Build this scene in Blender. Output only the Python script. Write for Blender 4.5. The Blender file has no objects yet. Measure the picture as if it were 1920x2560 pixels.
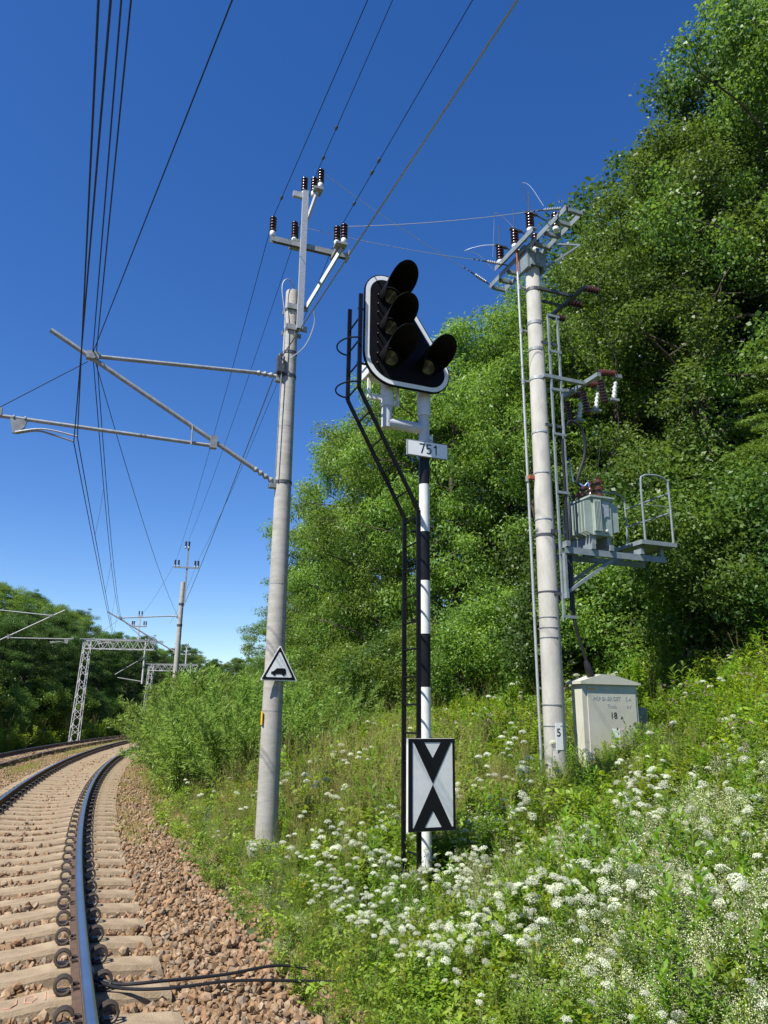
import bpy, bmesh, math
import numpy as np
from mathutils import Vector, Matrix, Euler
R = math.radians
scene = bpy.context.scene
col = scene.collection
# ------------------------------------------------------------------ camera
cam_d = bpy.data.cameras.new('camera'); cam = bpy.data.objects.new('camera', cam_d); col.objects.link(cam)
cam_d.sensor_fit = 'VERTICAL'; cam_d.sensor_height = 36; cam_d.sensor_width = 27
cam_d.lens = 36 * 1850 / 2560; cam_d.clip_end = 5000; cam_d.clip_start = .05
PITCH = math.atan2(505, 1850)
cam.matrix_world = Matrix.Translation((0, 0, 1.6)) @ Matrix.Rotation(R(90) + PITCH, 4, 'X') @ Matrix.Rotation(.0107, 4, 'Z')
scene.camera = cam
# ------------------------------------------------------------------ sky and sun
SUN_EL = R(54); SUN_AZ = math.atan2(-.72, -.69)        # the sun stands behind and left of the viewer
world = bpy.data.worlds.new('World'); scene.world = world; world.use_nodes = True
wn = world.node_tree.nodes; wn.clear()
sky = wn.new('ShaderNodeTexSky'); sky.sky_type = 'NISHITA'; sky.sun_disc = False
sky.sun_elevation = SUN_EL; sky.sun_rotation = SUN_AZ
sky.altitude = 600; sky.air_density = 1.0; sky.dust_density = .15; sky.ozone_density = 3.0
bg = wn.new('ShaderNodeBackground'); bg.inputs['Strength'].default_value = .096
wo = wn.new('ShaderNodeOutputWorld')
hsv = wn.new('ShaderNodeHueSaturation'); hsv.inputs['Saturation'].default_value = 1.3; hsv.inputs['Hue'].default_value = .512
world.node_tree.links.new(sky.outputs[0], hsv.inputs['Color']); world.node_tree.links.new(hsv.outputs[0], bg.inputs[0]); world.node_tree.links.new(bg.outputs[0], wo.inputs[0])
sun_d = bpy.data.lights.new('sun', 'SUN'); sun_d.energy = 5.0; sun_d.angle = R(.5); sun_d.color = (1, .95, .86)
sun = bpy.data.objects.new('sun', sun_d); col.objects.link(sun)
sdir = Vector((math.sin(SUN_AZ) * math.cos(SUN_EL), math.cos(SUN_AZ) * math.cos(SUN_EL), math.sin(SUN_EL)))
sun.rotation_euler = sdir.to_track_quat('Z', 'Y').to_euler(); sun.location = sdir * 60
vs = scene.view_settings; vs.view_transform = 'Standard'; vs.look = 'None'; vs.gamma = 1; vs.exposure = .78; vs.use_curve_mapping = False
scene.cycles.max_bounces = 8; scene.cycles.transparent_max_bounces = 8
# ------------------------------------------------------------------ materials
def mat(name, base, rough=.6, metal=0., var=.0, scale=6., bump=0., bscale=40., col2=None, spec=.4, stretch=(1, 1, 1), detail=6.):
    m = bpy.data.materials.new(name); m.use_nodes = True
    nt = m.node_tree; b = nt.nodes['Principled BSDF']
    b.inputs['Roughness'].default_value = rough; b.inputs['Metallic'].default_value = metal
    b.inputs['Specular IOR Level'].default_value = spec; b.inputs['Base Color'].default_value = (*base, 1)
    if var or bump or col2:
        tc = nt.nodes.new('ShaderNodeTexCoord'); mp = nt.nodes.new('ShaderNodeMapping'); mp.inputs['Scale'].default_value = stretch
        nt.links.new(tc.outputs['Object'], mp.inputs[0])
    if var or col2:
        n = nt.nodes.new('ShaderNodeTexNoise'); n.inputs['Scale'].default_value = scale; n.inputs['Detail'].default_value = detail; n.inputs['Roughness'].default_value = .65
        nt.links.new(mp.outputs[0], n.inputs['Vector'])
        r = nt.nodes.new('ShaderNodeValToRGB'); nt.links.new(n.outputs['Fac'], r.inputs[0])
        c2 = col2 or tuple(min(1, c * (1 + var)) for c in base); c1 = base if col2 else tuple(c * (1 - var) for c in base)
        r.color_ramp.elements[0].position = .35; r.color_ramp.elements[1].position = .65
        r.color_ramp.elements[0].color = (*c1, 1); r.color_ramp.elements[1].color = (*c2, 1)
        nt.links.new(r.outputs[0], b.inputs['Base Color'])
    if bump:
        n2 = nt.nodes.new('ShaderNodeTexNoise'); n2.inputs['Scale'].default_value = bscale; n2.inputs['Detail'].default_value = 8
        nt.links.new(mp.outputs[0], n2.inputs['Vector'])
        bp = nt.nodes.new('ShaderNodeBump'); bp.inputs['Strength'].default_value = bump; bp.inputs['Distance'].default_value = .02
        nt.links.new(n2.outputs['Fac'], bp.inputs['Height']); nt.links.new(bp.outputs[0], b.inputs['Normal'])
    return m

def leafmat(name, c1, c2, trans=.35, rough=.45, ca=None):
    """leaf: each leaf takes a tone between c1 and c2; light passes through it"""
    m = bpy.data.materials.new(name); m.use_nodes = True; nt = m.node_tree; b = nt.nodes['Principled BSDF']
    g = nt.nodes.new('ShaderNodeNewGeometry'); o = nt.nodes.new('ShaderNodeObjectInfo')
    r = nt.nodes.new('ShaderNodeValToRGB'); nt.links.new(g.outputs['Random Per Island'], r.inputs[0])
    r.color_ramp.elements[0].color = (*c1, 1); r.color_ramp.elements[1].color = (*c2, 1)
    hs = nt.nodes.new('ShaderNodeHueSaturation'); nt.links.new(r.outputs[0], hs.inputs['Color'])
    mr = nt.nodes.new('ShaderNodeMapRange'); mr.inputs['To Min'].default_value = .75; mr.inputs['To Max'].default_value = 1.25
    nt.links.new(o.outputs['Random'], mr.inputs['Value']); nt.links.new(mr.outputs[0], hs.inputs['Value'])
    mh = nt.nodes.new('ShaderNodeMapRange'); mh.inputs['To Min'].default_value = .494; mh.inputs['To Max'].default_value = .514
    nt.links.new(o.outputs['Random'], mh.inputs['Value']); nt.links.new(mh.outputs[0], hs.inputs['Hue'])
    nt.links.new(hs.outputs[0], b.inputs['Base Color']); b.inputs['Roughness'].default_value = rough; b.inputs['Specular IOR Level'].default_value = .35
    t = nt.nodes.new('ShaderNodeBsdfTranslucent'); mx = nt.nodes.new('ShaderNodeMixShader'); mx.inputs[0].default_value = trans
    hs2 = nt.nodes.new('ShaderNodeHueSaturation'); hs2.inputs['Hue'].default_value = .485; hs2.inputs['Saturation'].default_value = 1.1; hs2.inputs['Value'].default_value = 1.6
    nt.links.new(hs.outputs[0], hs2.inputs['Color']); nt.links.new(hs2.outputs[0], t.inputs[0])
    nt.links.new(b.outputs[0], mx.inputs[1]); nt.links.new(t.outputs[0], mx.inputs[2])
    nt.links.new(mx.outputs[0], nt.nodes['Material Output'].inputs['Surface'])
    return m

M = {}
M['concrete'] = mat('spun concrete', (.325, .315, .285), .85, var=.15, scale=4, bump=.2, bscale=60, stretch=(1, 1, 4), detail=10)
M['concrete2'] = mat('pale concrete', (.375, .365, .33), .85, var=.17, scale=5, bump=.2, bscale=60, stretch=(1, 1, .35), detail=10)
M['sleeper'] = mat('sleeper concrete', (.2, .15, .095), .9, col2=(.33, .255, .165), scale=4, bump=.35, bscale=70)
M['galv'] = mat('galvanised steel', (.4, .42, .43), .5, metal=.35, var=.15, scale=30)
M['galvd'] = mat('weathered galvanised steel', (.27, .285, .29), .55, metal=.3, var=.2, scale=14)
M['dsteel'] = mat('dark steel', (.1, .105, .11), .5, metal=.5, var=.2, scale=20)
M['brown'] = mat('brown glazed porcelain', (.045, .016, .012), .18, spec=.6)
M['rbrown'] = mat('red brown porcelain', (.075, .024, .018), .2, spec=.6)
M['white'] = mat('white paint', (.66, .67, .66), .45, var=.07, scale=8)
M['sheetwhite'] = mat('reflective white sheet', (.8, .82, .8), .4, var=.03, scale=5)
M['black'] = mat('black enamel', (.009, .009, .012), .35, var=.3, scale=12, spec=.25)
M['mattblack'] = mat('matt black sheet', (.0035, .0035, .005), .65, var=.25, scale=6, spec=.15)
M['ladder'] = mat('black ladder paint', (.006, .006, .007), .45, spec=.2)
M['pipegrey'] = mat('grey pipe paint', (.5, .52, .55), .4, var=.06, scale=6)
M['glass'] = mat('ribbed lens glass', (.13, .14, .1), .1, spec=.8)
M['rubber'] = mat('black cable', (.02, .02, .022), .38)
M['wire'] = mat('dark copper wire', (.05, .045, .045), .5, metal=.4)
M['wirel'] = mat('aluminium wire', (.45, .46, .47), .4, metal=.6)
M['trafo'] = mat('grey green paint', (.3, .36, .32), .45, var=.1, scale=5)
M['steelblue'] = mat('blue grey painted steel', (.2, .235, .25), .45, var=.15, scale=9)
M['cabinet'] = mat('pale grey polyester', (.5, .49, .41), .55, var=.07, scale=3)
M['faded'] = mat('faded blue print', (.39, .41, .41), .6)
M['ink'] = mat('black print', (.009, .009, .011), .5, spec=.15)
M['yellow'] = mat('yellow sticker', (.75, .45, .02), .5)
M['orange'] = mat('orange print', (.7, .35, .08), .5)
M['rusty'] = mat('rusty clamp', (.35, .1, .03), .8, var=.3, scale=30)
M['blue'] = mat('blue cable', (.12, .22, .5), .4)
M['railside'] = mat('rusty rail', (.075, .045, .03), .75, var=.25, scale=25, bump=.2, bscale=120)
M['railtop'] = mat('polished rail head', (.52, .55, .6), .33, metal=1., var=.08, scale=3)
M['clip'] = mat('spring clip steel', (.07, .055, .043), .5, metal=.35, var=.3, scale=40)
M['pink'] = mat('faded pink paint', (.42, .23, .16), .8)
M['lattice'] = mat('pale grey lattice paint', (.47, .48, .49), .55, var=.12, scale=10)
M['bark'] = mat('bark', (.07, .055, .042), .9, var=.35, scale=10, bump=.4, bscale=30)
M['stem'] = mat('green stem', (.09, .14, .035), .6)
M['petal'] = leafmat('white petals', (.56, .59, .44), (.76, .77, .66), .3, .6)
M['cream'] = leafmat('cream petals', (.56, .58, .33), (.7, .7, .5), .3, .6)
M['pinkp'] = leafmat('pink petals', (.5, .26, .38), (.62, .42, .5), .3, .6)
M['yellowp'] = leafmat('yellow petals', (.6, .45, .03), (.7, .6, .1), .3, .6)
M['leafA'] = leafmat('tree leaf', (.074, .14, .024), (.148, .235, .048), .42)
M['leafB'] = leafmat('light tree leaf', (.098, .172, .024), (.19, .285, .054), .44)
M['leafC'] = leafmat('dark tree leaf', (.042, .088, .017), (.08, .145, .03), .36)
M['willow'] = leafmat('willow leaf', (.13, .215, .04), (.24, .345, .085), .45)
M['needle'] = leafmat('spruce needle', (.1, .165, .02), (.17, .25, .04), .25)
M['herb'] = leafmat('herb leaf', (.1, .19, .018), (.19, .3, .036), .45)
M['herb2'] = leafmat('yellow green herb leaf', (.165, .25, .02), (.27, .35, .045), .45)
M['grass'] = leafmat('grass blade', (.12, .19, .022), (.22, .29, .045), .4)
M['straw'] = leafmat('dry grass blade', (.3, .25, .085), (.44, .38, .17), .35)

def stone_mat(name, lo=.8):
    m = bpy.data.materials.new(name); m.use_nodes = True; nt = m.node_tree; b = nt.nodes['Principled BSDF']
    o = nt.nodes.new('ShaderNodeObjectInfo'); r = nt.nodes.new('ShaderNodeValToRGB'); nt.links.new(o.outputs['Random'], r.inputs[0])
    e = r.color_ramp.elements; e[0].color = (.13, .085, .05, 1); e[1].color = (.33, .25, .165, 1)
    for p, c in ((.2, (.25, .15, .08)), (.4, (.17, .14, .105)), (.6, (.28, .18, .1)), (.8, (.2, .12, .065))):
        q = e.new(p); q.color = (*c, 1)
    tc = nt.nodes.new('ShaderNodeTexCoord'); n = nt.nodes.new('ShaderNodeTexNoise'); n.inputs['Scale'].default_value = 2.5; nt.links.new(tc.outputs['Object'], n.inputs['Vector'])
    mx = nt.nodes.new('ShaderNodeMixRGB'); mx.blend_type = 'MULTIPLY'; mx.inputs[0].default_value = .5
    nt.links.new(r.outputs[0], mx.inputs[1]); nt.links.new(n.outputs['Fac'], mx.inputs[2])
    hs = nt.nodes.new('ShaderNodeHueSaturation'); hs.inputs['Value'].default_value = 1.45; nt.links.new(mx.outputs[0], hs.inputs['Color'])
    nt.links.new(hs.outputs[0], b.inputs['Base Color']); b.inputs['Roughness'].default_value = .85; b.inputs['Specular IOR Level'].default_value = .25
    return m
M['stone'] = stone_mat('ballast stone')
M['bed'] = mat('ballast fines', (.13, .08, .043), .95, scale=22, bump=.9, bscale=38, col2=(.3, .19, .1), detail=10)
M['soil'] = mat('overgrown soil', (.03, .04, .012), .95, scale=3, bump=.6, bscale=20, col2=(.055, .075, .02), detail=10)

# ------------------------------------------------------------------ mesh helpers
class MB:
    def __init__(s): s.v = []; s.f = []; s.m = []
    def add(s, v, f, mi=0):
        n = len(s.v); s.v += [tuple(p) for p in v]; s.f += [tuple(i + n for i in q) for q in f]; s.m += [mi] * len(f); return s
    def box(s, a, b, mi=0):
        x0, y0, z0 = a; x1, y1, z1 = b
        v = [(x0, y0, z0), (x1, y0, z0), (x1, y1, z0), (x0, y1, z0), (x0, y0, z1), (x1, y0, z1), (x1, y1, z1), (x0, y1, z1)]
        return s.add(v, [(0, 3, 2, 1), (4, 5, 6, 7), (0, 1, 5, 4), (1, 2, 6, 5), (2, 3, 7, 6), (3, 0, 4, 7)], mi)
    def bar(s, p, q, w, h=None, mi=0):
        p = Vector(p); q = Vector(q); h = h or w; d = (q - p).normalized()
        up = Vector((0, 0, 1)) if abs(d.z) < .95 else Vector((0, 1, 0))
        a = d.cross(up).normalized() * w / 2; b = a.cross(d).normalized() * h / 2
        v = [c + sa * a + sb * b for c in (p, q) for sa, sb in ((-1, -1), (1, -1), (1, 1), (-1, 1))]
        return s.add(v, [(0, 1, 2, 3), (7, 6, 5, 4), (0, 4, 5, 1), (1, 5, 6, 2), (2, 6, 7, 3), (3, 7, 4, 0)], mi)
    def tube(s, pts, r, n=8, cap=True, mi=0):
        pts = [Vector(p) for p in pts]; k = len(pts); rr = r if hasattr(r, '__len__') else [r] * k
        d0 = (pts[1] - pts[0]).normalized(); a = d0.orthogonal().normalized(); v = []
        for i, p in enumerate(pts):
            d = (pts[min(i + 1, k - 1)] - pts[max(i - 1, 0)]).normalized()
            a = (a - d * a.dot(d)).normalized(); b = d.cross(a)
            v += [p + (a * math.cos(t) + b * math.sin(t)) * rr[i] for t in [2 * math.pi * j / n for j in range(n)]]
        f = [(i * n + j, i * n + (j + 1) % n, (i + 1) * n + (j + 1) % n, (i + 1) * n + j) for i in range(k - 1) for j in range(n)]
        if cap: f += [tuple(range(n - 1, -1, -1)), tuple(range((k - 1) * n, k * n))]
        return s.add(v, f, mi)
    def lathe(s, prof, p=(0, 0, 0), ax=(0, 0, 1), n=12, mi=0):
        ax = Vector(ax).normalized(); a = ax.orthogonal().normalized(); b = ax.cross(a); p = Vector(p); v = []
        for r, z in prof: v += [p + ax * z + (a * math.cos(t) + b * math.sin(t)) * r for t in [2 * math.pi * j / n for j in range(n)]]
        k = len(prof)
        f = [(i * n + j, i * n + (j + 1) % n, (i + 1) * n + (j + 1) % n, (i + 1) * n + j) for i in range(k - 1) for j in range(n)]
        f += [tuple(range(n - 1, -1, -1)), tuple(range((k - 1) * n, k * n))]
        return s.add(v, f, mi)
    def prism(s, poly, y0, y1, mi=0):
        """poly in local x,z; extruded along y from y0 (front) to y1"""
        n = len(poly); v = [(x, y0, z) for x, z in poly] + [(x, y1, z) for x, z in poly]
        return s.add(v, [tuple(range(n)), tuple(range(2 * n - 1, n - 1, -1))] + [(i, i + n, (i + 1) % n + n, (i + 1) % n) for i in range(n)], mi)
    def mesh(s, name, mats, smooth=False):
        me = bpy.data.meshes.new(name); me.from_pydata(s.v, [], s.f)
        for q in (mats if isinstance(mats, (list, tuple)) else [mats]): me.materials.append(M[q])
        if any(s.m): me.polygons.foreach_set('material_index', s.m)
        me.validate(); me.update()
        if smooth: me.shade_smooth(); me.set_sharp_from_angle(angle=R(38))
        return me
    def build(s, name, mats, parent=None, smooth=False):
        bm_ = s.mesh(name, mats, smooth)
        b = bmesh.new(); b.from_mesh(bm_); bmesh.ops.recalc_face_normals(b, faces=b.faces); b.to_mesh(bm_); b.free()
        return link(name, bm_, parent)

def link(name, me, parent=None):
    o = bpy.data.objects.new(name, me); col.objects.link(o); o.parent = parent; return o
def tag(o, label=None, cat=None, group=None, kind=None):
    for k, v in (('label', label), ('category', cat), ('group', group), ('kind', kind)):
        if v: o[k] = v
    return o
def thing(name, label, cat, loc=(0, 0, 0), rz=0., group=None, kind=None):
    o = link(name, None); o.location = loc; o.rotation_euler = (0, 0, rz); o.empty_display_size = .3
    return tag(o, label, cat, group, kind)
def copy_tree(o, parent=None):
    c = o.copy(); col.objects.link(c); c.parent = parent
    for ch in list(o.children): copy_tree(ch, c)
    return c
def np_mesh(name, V, F, mats, mi=None, smooth=False):
    """V (n,3), F (m,k) arrays"""
    me = bpy.data.meshes.new(name); m, k = F.shape
    me.vertices.add(len(V)); me.vertices.foreach_set('co', V.astype(np.float32).ravel())
    me.loops.add(m * k); me.loops.foreach_set('vertex_index', F.astype(np.int32).ravel())
    me.polygons.add(m); me.polygons.foreach_set('loop_start', np.arange(0, m * k, k, dtype=np.int32))
    for q in mats: me.materials.append(M[q])
    if mi is not None: me.polygons.foreach_set('material_index', mi.astype(np.int32))
    me.update(calc_edges=True)
    if smooth: me.shade_smooth()
    return me
def text(name, s, size, loc, rot, m, parent, depth=.002, align='CENTER', bold=0.):
    cu = bpy.data.curves.new(name, 'FONT'); cu.body = s; cu.size = size; cu.extrude = depth; cu.align_x = align; cu.align_y = 'CENTER'; cu.offset = bold; cu.resolution_u = 4
    o = bpy.data.objects.new(name, cu); col.objects.link(o)
    dg = bpy.context.evaluated_depsgraph_get(); me = bpy.data.meshes.new_from_object(o.evaluated_get(dg))
    bpy.data.objects.remove(o); bpy.data.curves.remove(cu)
    me.materials.clear(); me.materials.append(M[m])
    t = link(name, me, parent); t.location = loc; t.rotation_euler = rot; return t

# ------------------------------------------------------------------ the line of the track
C = np.array([155.88, 71.70]); RR = 171.14                 # the curve's centre and the radius of the inner rail
def sp(s, u, z=0.):                                        # s along the line, u to the right of the inner rail
    t = s / RR; return (C[0] - (RR - u) * math.cos(t), C[1] + (RR - u) * math.sin(t), z)
def su(x, y):
    dx = x - C[0]; dy = y - C[1]; return np.arctan2(dy, -dx) * RR, RR - np.hypot(dx, dy)
def inward(x, y):
    d = C - np.array([x, y]); return d / np.hypot(*d)
def yaw(x, y):
    e = inward(x, y); return math.atan2(e[1], e[0])
UX = [-400, -60, -32, -22, -15, -11, -9, -8.2, -7.1, -5.9, -3.2, -2.1, .55, .85, 1.55, 2.1, 3, 5, 6.5, 8.5, 11, 16, 22, 40, 160]
UZ = [12, 11, 8, 5.6, 2.6, .5, -.6, -.75, -.65, -.43, -.4, -.27, -.268, -.275, -.42, -.2, .06, .46, .8, 1.4, 2.5, 5.2, 7.6, 9, 10]
rng = np.random.default_rng(7)
def vnoise(x, y):
    return np.sin(x * 1.7 + 1.3 * np.sin(y * 1.1)) * .5 + np.sin(y * 2.3 + 1.7 * np.sin(x * .9 + 2)) * .5
def terr(x, y):
    s, u = su(np.asarray(x, float), np.asarray(y, float)); z = np.interp(u, UX, UZ)
    w = np.clip((u - 1.7) / 1.5, 0, 1) + np.clip((-9 - u) / 4, 0, 1)
    z = z - .3 * np.exp(-((s + 67.2) / 2.6) ** 2) * np.clip((u - 1.8) / .8, 0, 1) * np.clip((6.2 - u) / 2, 0, 1)
    return z + w * .07 * vnoise(x, y)

def sheet(name, us, ss, m):
    S, U = np.meshgrid(ss, us, indexing='ij'); t = S / RR
    X = C[0] - (RR - U) * np.cos(t); Y = C[1] + (RR - U) * np.sin(t); Z = terr(X, Y)
    V = np.stack([X, Y, Z], -1).reshape(-1, 3); a, b = S.shape
    i = np.arange((a - 1) * (b - 1)); i = (i // (b - 1)) * b + i % (b - 1)
    F = np.stack([i, i + 1, i + b + 1, i + b], 1)
    return tag(link(name, np_mesh(name, V, F, [m], smooth=True)), kind='structure')
SS = np.concatenate([np.linspace(-300, -90, 22), np.linspace(-88, -20, 120), np.linspace(-18, 330, 90)])
ground = sheet('ground', np.array(UX[14:-1][:0] + [1.5, 1.7, 1.9, 2.1, 2.5, 3, 3.5, 4, 4.5, 5, 5.7, 6.5, 7.5, 8.5, 9.7, 11, 13, 16, 19, 22, 30, 40, 90, 150]), SS, 'soil')
bank = sheet('left_bank', np.array([-2000, -400, -120, -60, -45, -32, -26, -22, -18, -15, -13, -11, -10, -9, -8.6, -8.2, -7.9]), SS, 'soil')
bed = sheet('ballast_bed', np.array([-8.1, -7.6, -7.1, -6.5, -5.9, -5.2, -4.5, -3.8, -3.2, -2.6, -2.1, -1.4, -.7, 0, .55, .85, 1.2, 1.55, 1.8]), SS, 'bed')

# ------------------------------------------------------------------ rails, sleepers, clips
def rail_mesh(u0, z0, s0, s1, step):
    prof = [(-.036, -.012), (-.03, 0), (.03, 0), (.036, -.012), (.036, -.036), (.010, -.052), (.009, -.125), (.02, -.142), (.07, -.150), (.07, -.16), (-.07, -.16), (-.07, -.150), (-.02, -.142), (-.009, -.125), (-.010, -.052), (-.036, -.036)]
    ss = np.arange(s0, s1, step); n = len(prof)
    V = np.array([sp(s, u0 + a, z0 + b) for s in ss for a, b in prof])
    i = np.repeat(np.arange(len(ss) - 1), n); j = np.tile(np.arange(n), len(ss) - 1); k = (j + 1) % n
    F = np.stack([i * n + j, i * n + k, (i + 1) * n + k, (i + 1) * n + j], 1)
    return np_mesh('rail', V, F, ['railside', 'railtop'], ((j <= 2)).astype(int) * ((j >= 0) & (j <= 1)).astype(int))
def sleeper_mesh():
    # local x = to the right, y = along; origin under the inner rail at rail-top level
    xs = [(.56, -.215), (.50, -.20), (.2, -.178), (-.2, -.178), (-.42, -.205), (-.75, -.225), (-1.08, -.205), (-1.3, -.178), (-1.7, -.178), (-2.0, -.20), (-2.06, -.215)]
    mb = MB(); n = 6
    for x, z in xs:
        mb.v += [(x, -.15, -.38), (x, -.128, z - .03), (x, -.108, z), (x, .108, z), (x, .128, z - .03), (x, .15, -.38)]
    f = []
    for i in range(len(xs) - 1):
        f += [(i * n + j, i * n + (j + 1) % n, (i + 1) * n + (j + 1) % n, (i + 1) * n + j) for j in range(n)]
    f += [tuple(range(n)), tuple(range((len(xs) - 1) * n, len(xs) * n))[::-1]]
    mb.f = f; mb.m = [0] * len(f)
    me = mb.mesh('sleeper', 'sleeper'); b = bmesh.new(); b.from_mesh(me); bmesh.ops.recalc_face_normals(b, faces=b.faces); b.to_mesh(me); b.free(); return me
def clip_mesh(side):
    mb = MB()
    for yy in (-.03, .012):                               # two standing loops of the spring rod, open towards the rail
        pts = []
        for j in range(15):
            a = R(-150 + 320 * j / 14); pts.append((side * (.124 + .05 * math.cos(a)), yy + .018 * math.sin(a), -.122 + .047 * math.sin(a)))
        mb.tube(pts, .0105, 6)
    mb.box((side * .118 - .035, -.03, -.18), (side * .118 + .03, .03, -.15))
    mb.box((side * .05 - .012, -.07, -.158), (side * .05 + .022, -.03, -.13)).box((side * .05 - .012, .03, -.158), (side * .05 + .022, .07, -.13))
    return mb.mesh('clip', 'clip', True)
SL = sleeper_mesh(); CL = [clip_mesh(-1), clip_mesh(1)]
def track(label, u0, z0, s_from, n, clips, name='railway_track'):
    t = thing(name, label, 'track', kind='structure')
    for k, du in enumerate((0, -1.507)):
        link('rail', rail_mesh(u0 + du, z0, -95, 60, .5), t)
    for i in range(n):
        s = s_from + .592 * i; x, y, _ = sp(s, u0); o = link('sleeper', SL, t); o.location = (x, y, z0 + rng.normal(0, .004)); o.rotation_euler = (0, 0, yaw(x, y) + rng.normal(0, .006))
        if i < clips:
            for du in (0, -1.507):
                for c in (0, 1):
                    q = link('clip', CL[c], o); q.location = (du, 0, 0)
    return t
S0 = -67.955 - .592 * 6
trk = track('railway track on concrete sleepers beside the signal', 0, 0, S0, 120, 74)
trk2 = track('farther railway track along the dark wooded bank', -3.75, -.2, S0 + .2, 110, 0)
# paint marks on a sleeper between the rails
px_s = [o for o in trk.children if o.name.startswith('sleeper')][6]
mk = MB()
for path in ([(-.46, -.06), (-.42, -.07), (-.39, -.03), (-.39, .06)], [(-.34, .05), (-.29, .06), (-.27, 0), (-.30, -.06), (-.34, -.04), (-.34, .05)], [(-.22, .08), (-.22, -.07), (-.22, .02), (-.16, -.03)]):
    mk.tube([(x, y, -.2055 + (x + .42) * .1 + .0045) for x, y in path], .0055, 5)
mk.build('paint_mark', 'pink', px_s)
# two bonding cables from the rail to the verge
def smooth_path(pts, k=6):
    P = [Vector(p) for p in pts]; P = [P[0] * 2 - P[1]] + P + [P[-1] * 2 - P[-2]]; out = []
    for i in range(1, len(P) - 2):
        for j in range(k):
            t = j / k; a, b, c, d = P[i - 1:i + 3]
            out.append(.5 * ((2 * b) + (c - a) * t + (2 * a - 5 * b + 4 * c - d) * t * t + (3 * b - a - 3 * c + d) * t ** 3))
    return out + [P[-2]]
c1 = thing('bonding_cable', 'upper black bonding cable bolted to the rail near the verge', 'cable', (-1.9, 5.6, -.1), group=None)
def rel(o, pts): return [tuple(Vector(p) - Vector(o.location)) for p in pts]
MB().tube(rel(c1, smooth_path([(-1.94, 5.62, -.07), (-1.9, 5.57, -.10), (-1.72, 5.56, -.145), (-1.47, 5.64, -.15), (-1.09, 5.90, -.185), (-.74, 6.23, -.22), (-.36, 6.36, -.3), (.1, 6.6, -.33), (.6, 6.8, -.45)])), .011, 8).build('sheath', 'rubber', c1, True)
MB().lathe([(.016, 0), (.016, .05), (.01, .08)], rel(c1, [(-1.96, 5.64, -.065)])[0], (.6, -.7, -.3), 8).build('cable_lug', 'galv', c1)
c2 = thing('bonding_cable', 'lower black bonding cable lying on the ballast', 'cable', (-1.85, 5.5, -.1))
MB().tube(rel(c2, smooth_path([(-1.90, 5.52, -.08), (-1.85, 5.50, -.11), (-1.68, 5.50, -.15), (-1.39, 5.54, -.16), (-.96, 5.80, -.19), (-.34, 6.13, -.29), (.15, 6.35, -.33), (.6, 6.5, -.45)])), .011, 8).build('sheath', 'rubber', c2, True)
MB().lathe([(.016, 0), (.016, .05), (.01, .08)], rel(c2, [(-1.93, 5.54, -.07)])[0], (.6, -.7, -.3), 8).build('cable_lug', 'galv', c2)
# ------------------------------------------------------------------ instancing on points (stuff only)
def scatter(name, label, cat, P, rot, scl, idx, protos):
    me = bpy.data.meshes.new(name); me.vertices.add(len(P)); me.vertices.foreach_set('co', np.asarray(P, np.float32).ravel())
    for nm, ty, d, at in (('rot', 'FLOAT_VECTOR', rot, 'vector'), ('scl', 'FLOAT', scl, 'value'), ('idx', 'INT', idx, 'value')):
        a = me.attributes.new(nm, ty, 'POINT'); a.data.foreach_set(at, np.ascontiguousarray(d, np.int32 if ty == 'INT' else np.float32).ravel())
    o = tag(link(name, me), label, cat, kind='stuff')
    c = bpy.data.collections.new(name + '_kinds')
    for i, p in enumerate(protos):
        q = bpy.data.objects.new('%s_kind_%02d' % (name, i), p); c.objects.link(q)
    nt = bpy.data.node_groups.new(name + '_nodes', 'GeometryNodeTree')
    nt.interface.new_socket('Geometry', in_out='INPUT', socket_type='NodeSocketGeometry'); nt.interface.new_socket('Geometry', in_out='OUTPUT', socket_type='NodeSocketGeometry')
    gi = nt.nodes.new('NodeGroupInput'); go = nt.nodes.new('NodeGroupOutput'); ip = nt.nodes.new('GeometryNodeInstanceOnPoints'); ci = nt.nodes.new('GeometryNodeCollectionInfo')
    ci.inputs['Collection'].default_value = c; ci.inputs['Separate Children'].default_value = True; ci.inputs['Reset Children'].default_value = True
    def attr(n, ty):
        a = nt.nodes.new('GeometryNodeInputNamedAttribute'); a.data_type = ty; a.inputs['Name'].default_value = n; return [s for s in a.outputs if s.enabled and s.name == 'Attribute'][0]
    L = nt.links; L.new(gi.outputs[0], ip.inputs['Points']); L.new(ci.outputs[0], ip.inputs['Instance']); ip.inputs['Pick Instance'].default_value = True
    L.new(attr('idx', 'INT'), ip.inputs['Instance Index']); L.new(attr('rot', 'FLOAT_VECTOR'), ip.inputs['Rotation']); L.new(attr('scl', 'FLOAT'), ip.inputs['Scale'])
    L.new(ip.outputs[0], go.inputs[0])
    md = o.modifiers.new('scatter', 'NODES'); md.node_group = nt
    return o

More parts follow.
